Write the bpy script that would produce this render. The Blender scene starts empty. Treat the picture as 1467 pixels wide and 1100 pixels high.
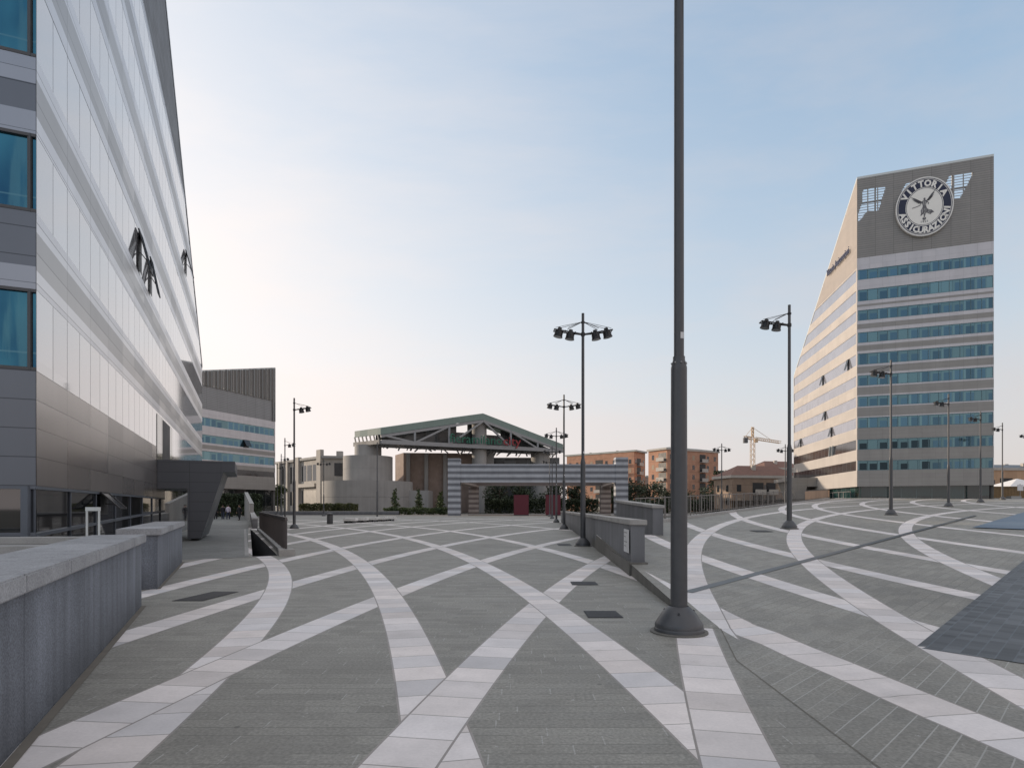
import bpy, bmesh, math, random
from mathutils import Vector, Matrix
random.seed(7)
S = bpy.context.scene
C = S.collection
PI = math.pi

# ------------------------------------------------------------------ mesh helper
class MB:
    def __init__(s): s.v=[]; s.f=[]; s.uv=[]; s.sm=[]
    def face(s, pts, uv=None, smooth=False):
        i=len(s.v); s.v+= [tuple(p) for p in pts]; s.f.append(tuple(range(i,i+len(pts))))
        s.uv.append(uv if uv else [(p[0],p[1]) for p in pts]); s.sm.append(smooth)
    def wall(s, a, b, z0, z1, u0=0.0, z0b=None, z1b=None):
        """vertical quad from plan point a to plan point b, uv in metres"""
        L=math.hypot(b[0]-a[0],b[1]-a[1]); z0b=z0 if z0b is None else z0b; z1b=z1 if z1b is None else z1b
        s.face([(a[0],a[1],z0),(b[0],b[1],z0b),(b[0],b[1],z1b),(a[0],a[1],z1)],[(u0,z0),(u0+L,z0b),(u0+L,z1b),(u0,z1)])
    def prism(s, plan, z0, z1, top=True, bottom=False):
        """plan: ccw list of xy; z0/z1 numbers or lists"""
        n=len(plan); Z0=z0 if isinstance(z0,(list,tuple)) else [z0]*n; Z1=z1 if isinstance(z1,(list,tuple)) else [z1]*n
        u=0
        for i in range(n):
            j=(i+1)%n; a,b=plan[i],plan[j]
            s.wall(a,b,Z0[i],Z1[i],u,Z0[j],Z1[j]); u+=math.hypot(b[0]-a[0],b[1]-a[1])
        if top: s.face([(p[0],p[1],Z1[i]) for i,p in enumerate(plan)])
        if bottom: s.face([(p[0],p[1],Z0[i]) for i,p in reversed(list(enumerate(plan)))])
    def box(s, x0,x1,y0,y1,z0,z1): s.prism([(x0,y0),(x1,y0),(x1,y1),(x0,y1)],z0,z1,True,True)
    def bar(s, p, q, w, h=None):
        """rectangular bar from p to q"""
        h=w if h is None else h
        p=Vector(p); q=Vector(q); d=(q-p).normalized()
        up=Vector((0,0,1)) if abs(d.z)<.95 else Vector((0,1,0))
        a=d.cross(up).normalized()*(w/2); b=a.cross(d).normalized()*(h/2)
        A=[p-a-b,p+a-b,p+a+b,p-a+b]; B=[q-a-b,q+a-b,q+a+b,q-a+b]
        for i in range(4):
            j=(i+1)%4; s.face([A[i],A[j],B[j],B[i]])
        s.face(A[::-1]); s.face(B)
    def tube(s, p, q, r0, r1=None, n=12, caps=True):
        r1=r0 if r1 is None else r1
        p=Vector(p); q=Vector(q); d=(q-p).normalized()
        up=Vector((0,0,1)) if abs(d.z)<.95 else Vector((0,1,0))
        a=d.cross(up).normalized(); b=d.cross(a).normalized()
        A=[p+(a*math.cos(t)+b*math.sin(t))*r0 for t in [2*PI*i/n for i in range(n)]]
        B=[q+(a*math.cos(t)+b*math.sin(t))*r1 for t in [2*PI*i/n for i in range(n)]]
        for i in range(n):
            j=(i+1)%n; s.face([A[j],A[i],B[i],B[j]],None,True)
        if caps: s.face(A); s.face(B[::-1])
    def lathe(s, prof, cx=0, cy=0, n=24):
        """prof: (r,z) bottom to top, around a vertical axis"""
        u=[2*PI*i/n for i in range(n+1)]
        for (r0,z0),(r1,z1) in zip(prof[:-1],prof[1:]):
            sm = abs(z1-z0)>1e-6
            for i in range(n):
                P=[(cx+r*math.cos(t),cy+r*math.sin(t),z) for r,z,t in ((r0,z0,u[i]),(r0,z0,u[i+1]),(r1,z1,u[i+1]),(r1,z1,u[i]))]
                U=[(u[i]*r0,z0),(u[i+1]*r0,z0),(u[i+1]*r0,z1),(u[i]*r0,z1)]
                if r0<1e-6: P=P[1:]; U=U[1:]
                elif r1<1e-6: P=P[:3]; U=U[:3]
                s.face(P,U,sm)
    def build(s, name, mat, parent=None, label=None, off=None, merge=False, bevel=0):
        off = off if off is not None else (Vector(parent['_o']) if parent is not None and '_o' in parent else Vector((0,0,0)))
        me=bpy.data.meshes.new(name)
        me.from_pydata([(v[0]-off[0],v[1]-off[1],v[2]-off[2]) for v in s.v],[],s.f)
        uvl=me.uv_layers.new(name='UVMap'); k=0
        for f in s.uv:
            for c in f: uvl.data[k].uv=(c[0],c[1]); k+=1
        for p,sm in zip(me.polygons,s.sm): p.use_smooth=sm
        if merge or bevel or any(s.sm):
            bm=bmesh.new(); bm.from_mesh(me); bmesh.ops.remove_doubles(bm,verts=bm.verts,dist=1e-4)
            if bevel:
                bmesh.ops.bevel(bm,geom=[e for e in bm.edges if e.is_manifold and e.calc_face_angle(0)>.5],offset=bevel,segments=2,affect='EDGES',clamp_overlap=True)
            for e in bm.edges:
                if len(e.link_faces)==2 and e.calc_face_angle(0)>.6: e.smooth=False
            bm.to_mesh(me); bm.free()
        me.materials.append(mat)
        o=bpy.data.objects.new(name,me); C.objects.link(o)
        if parent is not None:
            o.parent=parent; o['_o']=tuple(off)
        if label: o['label']=label
        return o

def thing(name,label,cat,loc,group=None,rz=0):
    o=bpy.data.objects.new(name,None); C.objects.link(o); o.location=loc; o.rotation_euler=(0,0,rz)
    o.empty_display_size=.3; o['label']=label; o['category']=cat; o['_o']=tuple(loc)
    if group: o['group']=group
    return o
def tag(o,label=None,cat=None,group=None,kind=None):
    if label:o['label']=label
    if cat:o['category']=cat
    if group:o['group']=group
    if kind:o['kind']=kind
    return o
def copy_tree(o,parent=None):
    c=o.copy(); C.objects.link(c); c.parent=parent
    for ch in [x for x in S.objects if x.parent==o]: copy_tree(ch,c)
    return c

# ------------------------------------------------------------------ materials
class N:
    def __init__(s,name):
        s.m=bpy.data.materials.new(name); s.m.use_nodes=True; s.t=s.m.node_tree; s.t.nodes.clear()
        s.out=s.t.nodes.new('ShaderNodeOutputMaterial'); s.b=s.t.nodes.new('ShaderNodeBsdfPrincipled')
        s.t.links.new(s.b.outputs[0],s.out.inputs[0])
    def n(s,ty,**k):
        x=s.t.nodes.new(ty)
        for a,b in k.items(): setattr(x,a,b)
        return x
    def put(s,sock,v):
        if isinstance(v,bpy.types.NodeSocket): s.t.links.new(v,sock)
        elif v is not None:
            if sock.type=='RGBA' and not hasattr(v,'__len__'): v=(v,v,v,1)
            elif sock.type=='RGBA' and len(v)==3: v=(*v,1)
            sock.default_value=v
    def M(s,op,a,b=None,c=None,clamp=False):
        x=s.n('ShaderNodeMath',operation=op,use_clamp=clamp); s.put(x.inputs[0],a); s.put(x.inputs[1],b); s.put(x.inputs[2],c); return x.outputs[0]
    def mixf(s,f,a,b):
        x=s.n('ShaderNodeMix',data_type='FLOAT'); s.put(x.inputs[0],f); s.put(x.inputs[2],a); s.put(x.inputs[3],b); return x.outputs[0]
    def mixc(s,f,a,b,blend='MIX'):
        x=s.n('ShaderNodeMix',data_type='RGBA',blend_type=blend); s.put(x.inputs[0],f); s.put(x.inputs[6],a); s.put(x.inputs[7],b); return x.outputs[2]
    def noise(s,vec,scale,detail=3,rough=.55):
        x=s.n('ShaderNodeTexNoise'); s.put(x.inputs['Vector'],vec); x.inputs['Scale'].default_value=scale; x.inputs['Detail'].default_value=detail; x.inputs['Roughness'].default_value=rough; return x.outputs[0]
    def ramp(s,f,a,b,c0,c1):
        x=s.n('ShaderNodeMapRange'); s.put(x.inputs[0],f); x.inputs[1].default_value=a; x.inputs[2].default_value=b; x.inputs[3].default_value=c0; x.inputs[4].default_value=c1; return x.outputs[0]
    def white(s,vec):
        x=s.n('ShaderNodeTexWhiteNoise',noise_dimensions='3D'); s.put(x.inputs['Vector'],vec); return x.outputs[0]
    def comb(s,x,y,z=0.0):
        k=s.n('ShaderNodeCombineXYZ'); s.put(k.inputs[0],x); s.put(k.inputs[1],y); s.put(k.inputs[2],z); return k.outputs[0]
    def sep(s,v):
        k=s.n('ShaderNodeSeparateXYZ'); s.put(k.inputs[0],v); return k.outputs
    def pos(s): return s.n('ShaderNodeNewGeometry').outputs['Position']
    def uv(s): return s.n('ShaderNodeUVMap',uv_map='UVMap').outputs[0]
    def obj(s): return s.n('ShaderNodeTexCoord').outputs['Object']
    def bump(s,h,d=.01,st=.5):
        x=s.n('ShaderNodeBump'); s.put(x.inputs['Height'],h); x.inputs['Distance'].default_value=d; x.inputs['Strength'].default_value=st
        s.t.links.new(x.outputs[0],s.b.inputs['Normal'])
    def fin(s,col,rough=.6,metal=0.0,ior=None,spec=None):
        s.put(s.b.inputs['Base Color'],col); s.put(s.b.inputs['Roughness'],rough); s.put(s.b.inputs['Metallic'],metal)
        if ior: s.b.inputs['IOR'].default_value=ior
        if spec is not None: s.b.inputs['Specular IOR Level'].default_value=spec
        return s.m
def plain(name,col,rough=.6,metal=0.0,var=.15,scale=3.0,ior=None,spec=None,bump=0):
    k=N(name); nz=k.noise(k.obj(),scale,5)
    f=k.ramp(nz,.25,.75,1-var,1+var)
    c=k.mixc(1.0,col,k.comb(f,f,f),'MULTIPLY')
    if bump: k.bump(k.noise(k.obj(),scale*12,4),bump,.4)
    return k.fin(c,k.ramp(nz,.3,.7,max(rough-.06,.02),min(rough+.06,1)),metal,ior,spec)

def scale_col(k,col,f): return k.mixc(1.0,col,k.comb(f,f,f),'MULTIPLY')

def cladding(name,col,pw=1.2,ph=.5,rough=.32,metal=.75,var=.05,joint=.45,jw=.012,u0=0,v0=0):
    """metal panels with fine joints, laid out in metres along the wall"""
    k=N(name); u,v,_=k.sep(k.uv())
    a=k.M('DIVIDE',k.M('ADD',u,u0),pw); b=k.M('DIVIDE',k.M('ADD',v,v0),ph)
    fa=k.M('FRACT',a); fb=k.M('FRACT',b)
    r=k.white(k.comb(k.M('FLOOR',a),k.M('FLOOR',b),3.0))
    j=k.M('MAXIMUM',k.M('LESS_THAN',fa,jw/pw),k.M('LESS_THAN',fb,jw/ph))
    st=k.noise(k.comb(k.M('MULTIPLY',u,.9),k.M('MULTIPLY',v,.16)),1.0,4)
    f=k.M('MULTIPLY',k.ramp(r,0,1,1-var,1+var),k.ramp(st,.25,.75,.93,1.06))
    f=k.M('MULTIPLY',f,k.mixf(j,1.0,joint))
    k.bump(k.M('ADD',k.M('MULTIPLY',k.noise(k.comb(u,v),.8,2),.6),k.M('MULTIPLY',r,.25)),.01,.12)
    return k.fin(scale_col(k,col,f),k.ramp(r,0,1,rough-.05,rough+.06),metal)

def glazing(name,col,pw=1.2,ior=2.4,rough=.04,frame=(.10,.17,.20),fw=.05,var=.5,wob=.25,blind=0.0,metal=0.0):
    """ribbon glazing: panes of width pw, thin mullions, slightly uneven glass"""
    k=N(name); u,v,_=k.sep(k.uv())
    a=k.M('DIVIDE',u,pw); fa=k.M('FRACT',a); ia=k.M('FLOOR',a)
    fl=k.M('FLOOR',k.M('DIVIDE',v,1.5))
    r=k.white(k.comb(ia,fl,1.0)); r2=k.white(k.comb(ia,fl,7.0))
    c=scale_col(k,col,k.ramp(r,0,1,1-var,1+var))
    if blind: c=k.mixc(k.M('MULTIPLY',k.M('GREATER_THAN',r2,1-blind),.55),c,(.22,.28,.30,1))
    fr=k.M('LESS_THAN',fa,fw/pw)
    c=k.mixc(fr,c,frame)
    k.bump(k.M('ADD',k.noise(k.comb(u,v),.7,1),k.M('MULTIPLY',r,fa)),.004,wob)
    k.put(k.b.inputs['IOR'],ior)
    return k.fin(c,k.mixf(fr,rough,.4),metal)

def concrete(name,col,streak=.25,scale=1.0,speck=.15,joint=0,rough=.8,foot=0,cj=None):
    k=N(name); p=k.pos(); x,y,z=k.sep(p)
    st=k.noise(k.comb(k.M('MULTIPLY',x,2.2),k.M('MULTIPLY',y,2.2),k.M('MULTIPLY',z,.12)),1.6*scale,4)
    bl=k.noise(p,1.1*scale,5); sp=k.noise(p,70,2)
    f=k.M('MULTIPLY',k.ramp(st,.3,.7,1-streak,1+streak),k.ramp(bl,.3,.7,.9,1.1))
    f=k.M('MULTIPLY',f,k.ramp(sp,.35,.65,1-speck,1+speck))
    if joint:
        u,v,_=k.sep(k.uv()); j=k.M('LESS_THAN',k.M('FRACT',k.M('DIVIDE',u,joint)),.012/joint); f=k.M('MULTIPLY',f,k.mixf(j,1.0,.45))
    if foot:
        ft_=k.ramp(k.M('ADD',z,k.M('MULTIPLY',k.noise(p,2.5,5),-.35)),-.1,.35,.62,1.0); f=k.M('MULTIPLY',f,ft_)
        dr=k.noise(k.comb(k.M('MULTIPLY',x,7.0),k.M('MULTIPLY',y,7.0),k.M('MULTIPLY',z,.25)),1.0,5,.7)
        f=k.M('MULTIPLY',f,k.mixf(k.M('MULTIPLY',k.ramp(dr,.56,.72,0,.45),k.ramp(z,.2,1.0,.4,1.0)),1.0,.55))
    if cj:
        t=k.M('ADD',k.M('MULTIPLY',x,cj[0]),k.M('MULTIPLY',y,cj[1])); q=k.M('DIVIDE',t,cj[2])
        f=k.M('MULTIPLY',f,k.mixf(k.M('LESS_THAN',k.M('FRACT',q),.014/cj[2]),1.0,.4))
        f=k.M('MULTIPLY',f,k.ramp(k.white(k.comb(k.M('FLOOR',q),1.0,1.0)),0,1,.9,1.08))
        f=k.M('MULTIPLY',f,k.ramp(k.noise(p,4.0,6,.75),.52,.75,1.0,.72))
    k.bump(sp,.003,.3)
    return k.fin(scale_col(k,col,f),rough)

def stripes(name,ca,cb,period,off=0):
    k=N(name); x,y,z=k.sep(k.pos())
    f=k.M('FRACT',k.M('DIVIDE',k.M('ADD',z,off),period)); m=k.M('GREATER_THAN',f,.5)
    nz=k.noise(k.pos(),.8,5)
    c=scale_col(k,k.mixc(m,ca,cb),k.ramp(nz,.3,.7,.88,1.12))
    jx=k.M('LESS_THAN',k.M('FRACT',k.M('DIVIDE',k.M('ADD',x,y),1.2)),.015)
    return k.fin(scale_col(k,c,k.mixf(jx,1.0,.8)),.55)

def paving(name,arcs,rot,dark,clip=None,band=(.72,.70,.685),fade=None):
    """stone slabs in courses (rot = angle of the courses) with pale inlaid arcs of 0.5 m slabs"""
    k=N(name); p=k.pos(); X,Y,Z=k.sep(p)
    ca,sa=math.cos(rot),math.sin(rot)
    U=k.M('ADD',k.M('MULTIPLY',X,ca),k.M('MULTIPLY',Y,sa)); V=k.M('ADD',k.M('MULTIPLY',X,-sa),k.M('MULTIPLY',Y,ca))
    row=k.M('DIVIDE',V,.157); ir=k.M('FLOOR',row); fr=k.M('FRACT',row)
    rr=k.white(k.comb(ir,5.0,0.0))
    uu=k.M('ADD',k.M('DIVIDE',U,.42),k.M('MULTIPLY',rr,7.0)); iu=k.M('FLOOR',uu); fu=k.M('FRACT',uu)
    rb=k.white(k.comb(iu,ir,2.0)); rb2=k.white(k.comb(iu,ir,9.0))
    big=k.noise(p,.35,5,.6); med=k.noise(p,2.3,5,.6); fine=k.noise(p,38,3,.6)
    f=k.M('MULTIPLY',k.ramp(rb,0,1,.89,1.11),k.ramp(big,.3,.7,.84,1.16))
    f=k.M('MULTIPLY',f,k.M('MULTIPLY',k.ramp(med,.3,.7,.94,1.06),k.ramp(fine,.3,.7,.74,1.26)))
    base=scale_col(k,dark,f)
    jr=k.M('LESS_THAN',fr,.06)
    jr_d=k.M('MULTIPLY',jr,k.ramp(k.white(k.comb(ir,11.0,k.M('FLOOR',k.M('DIVIDE',U,2.3)))),0,1,.1,.85))
    dkcol=tuple(c*.5 for c in dark)
    ltcol=(.42,.42,.40)
    if rot==0:
        base=k.mixc(jr_d,base,dkcol)
        ju=k.M('MULTIPLY',k.M('LESS_THAN',fu,.022),k.M('GREATER_THAN',rb2,.62))
        base=k.mixc(k.M('MULTIPLY',ju,k.ramp(fine,.4,.6,.3,.9)),base,ltcol)
    else:
        base=k.mixc(k.M('MULTIPLY',jr,k.ramp(k.white(k.comb(ir,11.0,0.0)),0,1,.3,.85)),base,k.mixc(k.ramp(Y,6.0,9.0,0,1),ltcol,dkcol))
        ju=k.M('MULTIPLY',k.M('LESS_THAN',fu,.018),k.M('GREATER_THAN',rb2,.8))
        base=k.mixc(k.M('MULTIPLY',ju,.6),base,ltcol)
    # scattered pale scuffs
    sc=k.M('MULTIPLY',k.M('GREATER_THAN',k.noise(p,13,7,.8),.62),k.M('GREATER_THAN',med,.52))
    base=k.mixc(k.M('MULTIPLY',sc,.6),base,(.5,.5,.49,1))
    gum=k.n('ShaderNodeTexVoronoi'); k.put(gum.inputs['Vector'],p); gum.inputs['Scale'].default_value=1.7
    base=k.mixc(k.M('MULTIPLY',k.M('LESS_THAN',gum.outputs['Distance'],.035),.55),base,(.06,.06,.058,1))
    dk=k.ramp(k.noise(p,1.6,6,.7),.55,.74,0,.5)
    base=k.mixc(dk,base,tuple(c*.6 for c in dark))
    mask=0.0; rnd=0.5; jt=0.0
    if clip: cl=k.M('GREATER_THAN',k.M('SUBTRACT',X,k.M('MULTIPLY',Y,clip[1])),clip[0])
    for i,(cx,cy,R,w) in enumerate(arcs):
        dx=k.M('SUBTRACT',X,cx); dy=k.M('SUBTRACT',Y,cy)
        d=k.M('ABSOLUTE',k.M('SUBTRACT',k.M('SQRT',k.M('ADD',k.M('MULTIPLY',dx,dx),k.M('MULTIPLY',dy,dy))),R))
        m=k.M('LESS_THAN',d,w/2)
        if clip: m=k.M('MULTIPLY',m,cl)
        ang=k.M('ARCTAN2',dy,dx) if cx<0 else k.M('ARCTAN2',dy,k.M('MULTIPLY',dx,-1.0))
        sl=k.M('DIVIDE',k.M('MULTIPLY',ang,R),.46)
        r=k.white(k.comb(k.M('FLOOR',sl),float(i),0.0))
        j=k.M('MAXIMUM',k.M('LESS_THAN',k.M('FRACT',sl),.026),k.M('GREATER_THAN',d,w/2-.018))
        mask=k.M('MAXIMUM',mask,m); rnd=k.mixf(m,rnd,r); jt=k.mixf(m,jt,j)
    if arcs:
        warm=k.mixc(k.ramp(rnd,0,1,0,1),tuple(c*q for c,q in zip(band,(.98,.985,1.01))),tuple(c*q for c,q in zip(band,(1.06,1.01,.985))))
        rnd2=k.M('FRACT',k.M('MULTIPLY',rnd,7.31))
        bf=k.M('MULTIPLY',k.ramp(rnd2,0,1,.84,1.1),k.M('MULTIPLY',k.ramp(med,.3,.7,.92,1.06),k.ramp(fine,.3,.7,.95,1.05)))
        bf=k.M('MULTIPLY',bf,k.ramp(k.noise(p,1.1,6,.65),.35,.8,1.06,.86))
        bc=scale_col(k,warm,bf)
        bc=k.mixc(k.M('MULTIPLY',k.ramp(k.noise(p,3.0,6,.75),.55,.75,0,.4),k.ramp(rnd,0,1,.2,1)),bc,(.40,.36,.31,1))
        bc=k.mixc(k.M('MULTIPLY',jt,.72),bc,(.15,.135,.115,1))
        if fade: mask=k.M('MULTIPLY',mask,k.ramp(Y,fade[0],fade[1],1,0))
        base=k.mixc(mask,base,bc)
    hh=k.M('ADD',k.M('MULTIPLY',fine,.35),k.M('ADD',k.M('MULTIPLY',rb,.3),k.M('MULTIPLY',jr,-.6)))
    k.bump(hh,.004,.35)
    return k.fin(base,k.ramp(med,.3,.7,.55,.75))

PAVE=(.252,.247,.220)
arcsL=[(-88,24,100,.5),(-85,36,100,.5),(-81,47,100,.5),(-76,58,100,.5),
       (84.5,44,100,.5),(80,56,100,.5),(87.5,36,100,.5),
       (90.4,28.2,100,.5),(93.2,15.3,100,.5),(95.2,4.4,100,.5),(-48.0,-3.1,45.95,.5),
       (-92.2,12.5,100,.5),(-96.3,.6,100,.5),
       (96.45,-5.6,100,.5),(-98.2,-17.2,100,.5),(98.0,-12.3,100,.5),(-98.0,-7.0,100,.5),(99.3,-16.7,100,.5)]
arcsR=[(82.5,16.6,80,.5),(84.75,16.1,80,.5),(87.25,16.3,80,.5),(90.25,14.1,80,.5),(93.65,13.8,80,.5),(98.1,17.5,80,.5),
       (103,18.5,80,.5),(109,20,80,.5),(116,22,80,.5),
       (83.2,-18.7,80,.5),(82.4,-12.5,80,.5),(80.9,-8.5,80,.5),(84.5,-26,80,.5),(79.2,-3,80,.5)]
m_paveL=paving('plaza_stone_paving',arcsL,0.0,PAVE,None,fade=(84,96))
m_paveR=paving('ramp_stone_paving',arcsR,PI/4,PAVE,(2.56,.02))
m_pave0=paving('plain_stone_paving',[],0.0,(.17,.178,.17))
m_far=plain('pale_far_paving',(.22,.205,.185),.8,0,.15,.2)
m_border=concrete('pale_stone_border',(.34,.34,.33),.08,1,.08)
m_curb=concrete('kerb_stone',(.15,.145,.13),.15,1,.15)
m_granite=concrete('grey_granite_wall',(.17,.188,.218),.3,1,.3,joint=1.9,foot=1)
m_cap=concrete('granite_coping',(.35,.36,.375),.08,1,.22,cj=(-.415,.91,1.25))
m_render=concrete('smooth_grey_render',(.18,.185,.195),.14,.6,.05,foot=1)
m_cap2=concrete('pale_coping',(.38,.37,.35),.08,1,.08,cj=(.045,1.0,2.0))
m_asph=plain('asphalt',(.06,.06,.06),.9,0,.2,.6)
m_terrain=plain('dry_ground',(.10,.10,.085),.95,0,.3,.05)
m_iron=plain('painted_lamp_metal',(.085,.088,.093),.42,.3,.1,6)
m_iron2=plain('painted_head_metal',(.035,.036,.038),.4,.3,.1,6)
m_lens=plain('floodlight_glass',(.25,.26,.27),.08,0,.05,5)
m_label=plain('white_label',(.7,.7,.7),.5)
m_grate=plain('cast_iron_cover',(.055,.055,.06),.55,.4,.2,9)
m_steel=plain('galvanised_steel',(.30,.30,.30),.4,.8,.1,5)
m_rail=plain('bronze_railing',(.13,.115,.11),.5,.4,.12,5)
m_fence=plain('grey_fence_bars',(.2,.19,.18),.5,.5,.1,5)
m_white=plain('white_painted_steel',(.6,.63,.62),.4,.1,.05,5)
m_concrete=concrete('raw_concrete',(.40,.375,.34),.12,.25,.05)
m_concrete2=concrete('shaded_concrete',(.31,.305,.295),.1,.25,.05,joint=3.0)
m_dark=plain('recess_shade',(.018,.02,.022),.5,0,.3,1)  # flat dark sheets stand in for the shade inside openings and balconies
m_darkwin=plain('dark_window_glass',(.02,.024,.028),.08,0,.3,.6,ior=1.6)
m_cl_light=cladding('light_metal_cladding',(.56,.56,.58),2.2,.6,.33,.8,joint=.35,jw=.02)
m_cl_mid=cladding('grey_metal_cladding',(.31,.305,.305),2.2,.6,.34,.8,joint=.35,jw=.02)
m_cl_dark=cladding('dark_grey_metal_cladding',(.27,.265,.26),2.4,.55,.36,.8)
m_cl_big=cladding('large_grey_panels',(.37,.345,.33),2.2,.565,.28,.8,jw=.018,v0=-2.0)
m_cl_front=cladding('slate_panels',(.16,.18,.21),3.0,.565,.35,.6,jw=.018,v0=-2.0)
m_canopy=cladding('dark_slate_canopy_panels',(.085,.095,.11),1.3,.45,.4,.5,jw=.014)
m_tl=cladding('silver_cladding',(.56,.545,.56),1.55,.75,.45,.35)
m_td=cladding('taupe_cladding',(.30,.29,.275),1.55,.55,.45,.35)
m_screen=cladding('louvred_screen',(.275,.265,.25),2.2,.30,.5,.3,joint=.6,jw=.05)
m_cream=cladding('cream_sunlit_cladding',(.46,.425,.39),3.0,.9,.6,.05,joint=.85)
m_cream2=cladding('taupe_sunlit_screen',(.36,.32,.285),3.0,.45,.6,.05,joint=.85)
def paned(name,teal,pane,pw=1.24,dark=0.0):
    k=N(name); u,v,_=k.sep(k.uv()); a=k.M('DIVIDE',u,pw); fa=k.M('FRACT',a); ia=k.M('FLOOR',a)
    r=k.white(k.comb(ia,k.M('FLOOR',v),1.0)); r2=k.white(k.comb(ia,k.M('FLOOR',v),5.0)); fv=k.M('FRACT',v)
    inn=k.M('MULTIPLY',k.M('MULTIPLY',k.M('GREATER_THAN',fa,.24),k.M('LESS_THAN',fa,.97)),k.M('LESS_THAN',fv,k.ramp(r2,0,1,.62,.95)))
    inn=k.M('MULTIPLY',inn,k.M('GREATER_THAN',r,.1))
    edge=k.M('MAXIMUM',k.M('LESS_THAN',fa,.03),k.M('GREATER_THAN',fv,.94))
    c=scale_col(k,teal,k.ramp(r2,0,1,.85,1.15))
    pc=scale_col(k,pane,k.ramp(r,0,1,.75,1.25))
    if dark: pc=k.mixc(k.M('MULTIPLY',k.M('LESS_THAN',u,9.0),.85),pc,(.015,.025,.03,1))  # left panes darkened: reflection of dark surroundings put into the colour
    c=k.mixc(inn,c,pc); c=k.mixc(edge,c,tuple(x*.5 for x in teal))
    k.bump(k.noise(k.comb(u,v),.7,1),.004,.15)
    return k.fin(c,.07,.75)
m_gl_paned=paned('framed_teal_glazing',(.135,.235,.265),(.078,.155,.215))
m_gl_panedk=paned('framed_teal_dark_reflection',(.12,.21,.24),(.07,.14,.195),1.24,1.0)
m_gl_teal=glazing('teal_ribbon_glazing',(.055,.165,.225),1.24,1.6,.06,metal=.75,frame=(.16,.24,.27),blind=.3)
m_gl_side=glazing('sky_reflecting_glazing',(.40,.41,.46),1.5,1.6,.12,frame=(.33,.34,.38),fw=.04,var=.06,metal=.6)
m_gl_mirror=glazing('mirror_ribbon_glazing',(.50,.51,.53),1.1,2.6,.05,frame=(.10,.10,.11),fw=.035,var=.06,wob=.12,metal=.55)
def bluepane():
    k=N('deep_blue_office_glazing'); u,v,_=k.sep(k.uv())
    nz=k.noise(k.comb(k.M('MULTIPLY',u,.8),k.M('MULTIPLY',v,.35)),1.0,3); n2=k.noise(k.comb(k.M('MULTIPLY',u,2.2),k.M('MULTIPLY',v,.2)),1.3,4)
    c=k.mixc(k.ramp(nz,.35,.65,0,1),(.018,.085,.16,1),(.05,.20,.28,1))
    c=k.mixc(k.ramp(n2,.52,.6,0,.5),c,(.085,.22,.27,1))
    c=k.mixc(k.M('MULTIPLY',k.M('LESS_THAN',k.M('FRACT',k.M('MULTIPLY',v,.65)),.02),.5),c,(.12,.25,.3,1))
    k.bump(k.noise(k.comb(u,v),.8,2),.006,.3)
    return k.fin(c,.05,.8)
m_gl_blueo=bluepane()
m_gl_blue=glazing('deep_blue_glazing',(.028,.135,.235),2.4,1.5,.05,metal=.8,frame=(.05,.06,.07),var=.3,wob=.15)
m_gl_dark=glazing('dark_shop_glazing',(.016,.018,.02),2.6,2.1,.03,frame=(.06,.07,.085),fw=.04,var=.3,wob=.1)
m_gl_plaza=None
def glassfloor():
    k=N('glass_block_paving'); X,Y,Z=k.sep(k.pos())
    q=math.sqrt(.5); U=k.M('MULTIPLY',k.M('ADD',X,Y),q); V=k.M('MULTIPLY',k.M('SUBTRACT',Y,X),q)
    fu=k.M('FRACT',k.M('DIVIDE',U,.15)); fv=k.M('FRACT',k.M('DIVIDE',V,.15))
    j=k.M('MAXIMUM',k.M('MULTIPLY',k.M('LESS_THAN',fu,.08),.5),k.M('LESS_THAN',fv,.09))
    r=k.white(k.comb(k.M('FLOOR',k.M('DIVIDE',U,.15)),k.M('FLOOR',k.M('DIVIDE',V,.15)),0.0))
    c=scale_col(k,(.095,.103,.110),k.ramp(r,0,1,.65,1.35))
    c=k.mixc(k.M('MULTIPLY',j,.6),c,(.13,.15,.17,1))
    c=scale_col(k,c,k.ramp(k.noise(k.pos(),.7,4),.3,.7,.8,1.2))
    k.bump(k.M('ADD',k.M('MULTIPLY',j,-.5),k.M('MULTIPLY',r,.5)),.003,.3)
    return k.fin(c,.5,0,None,.25)
m_gl_plaza=glassfloor()
m_blue=plain('faded_blue_paving',(.10,.15,.21),.55,0,.15,.8)
m_brick=None
def brick(name,col,fl=3.0):
    k=N(name); u,v,_=k.sep(k.uv()); nz=k.noise(k.comb(u,v),.7,5); 
    j=k.M('LESS_THAN',k.M('FRACT',k.M('DIVIDE',v,fl)),.07)
    f=k.M('MULTIPLY',k.ramp(nz,.3,.7,.85,1.15),k.mixf(j,1.0,.86))
    f=k.M('MULTIPLY',f,k.ramp(k.noise(k.comb(u,k.M('MULTIPLY',v,6.0)),3.0,3),.3,.7,.9,1.1))
    return k.fin(scale_col(k,col,f),.9)
m_brick=brick('orange_brick',(.44,.245,.165))  # base colour raised to take the place of distance haze
m_brick2=brick('brown_brick',(.27,.20,.15))
m_brown=brick('pinkish_brown_render',(.29,.225,.19),40)
m_tile=plain('clay_roof_tiles',(.19,.105,.08),.85,0,.2,1.5)
m_gravel=plain('grey_roof_sheet',(.36,.38,.36),.7,0,.15,.5)
m_balc=plain('pale_balcony_concrete',(.45,.42,.38),.8,0,.12,1)
m_green=cladding('green_copper_fascia',(.20,.265,.24),2.5,3.0,.6,.0)
m_truss=plain('grey_blue_truss_steel',(.29,.30,.31),.5,.2,.1,1)
m_hallglass=glazing('dark_hall_glazing',(.085,.098,.108),3.0,1.5,.2,frame=(.12,.13,.14),var=.5)  # lightened, distance haze put into the glass colour
m_txtg=plain('green_letters',(.015,.14,.09),.45)
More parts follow.
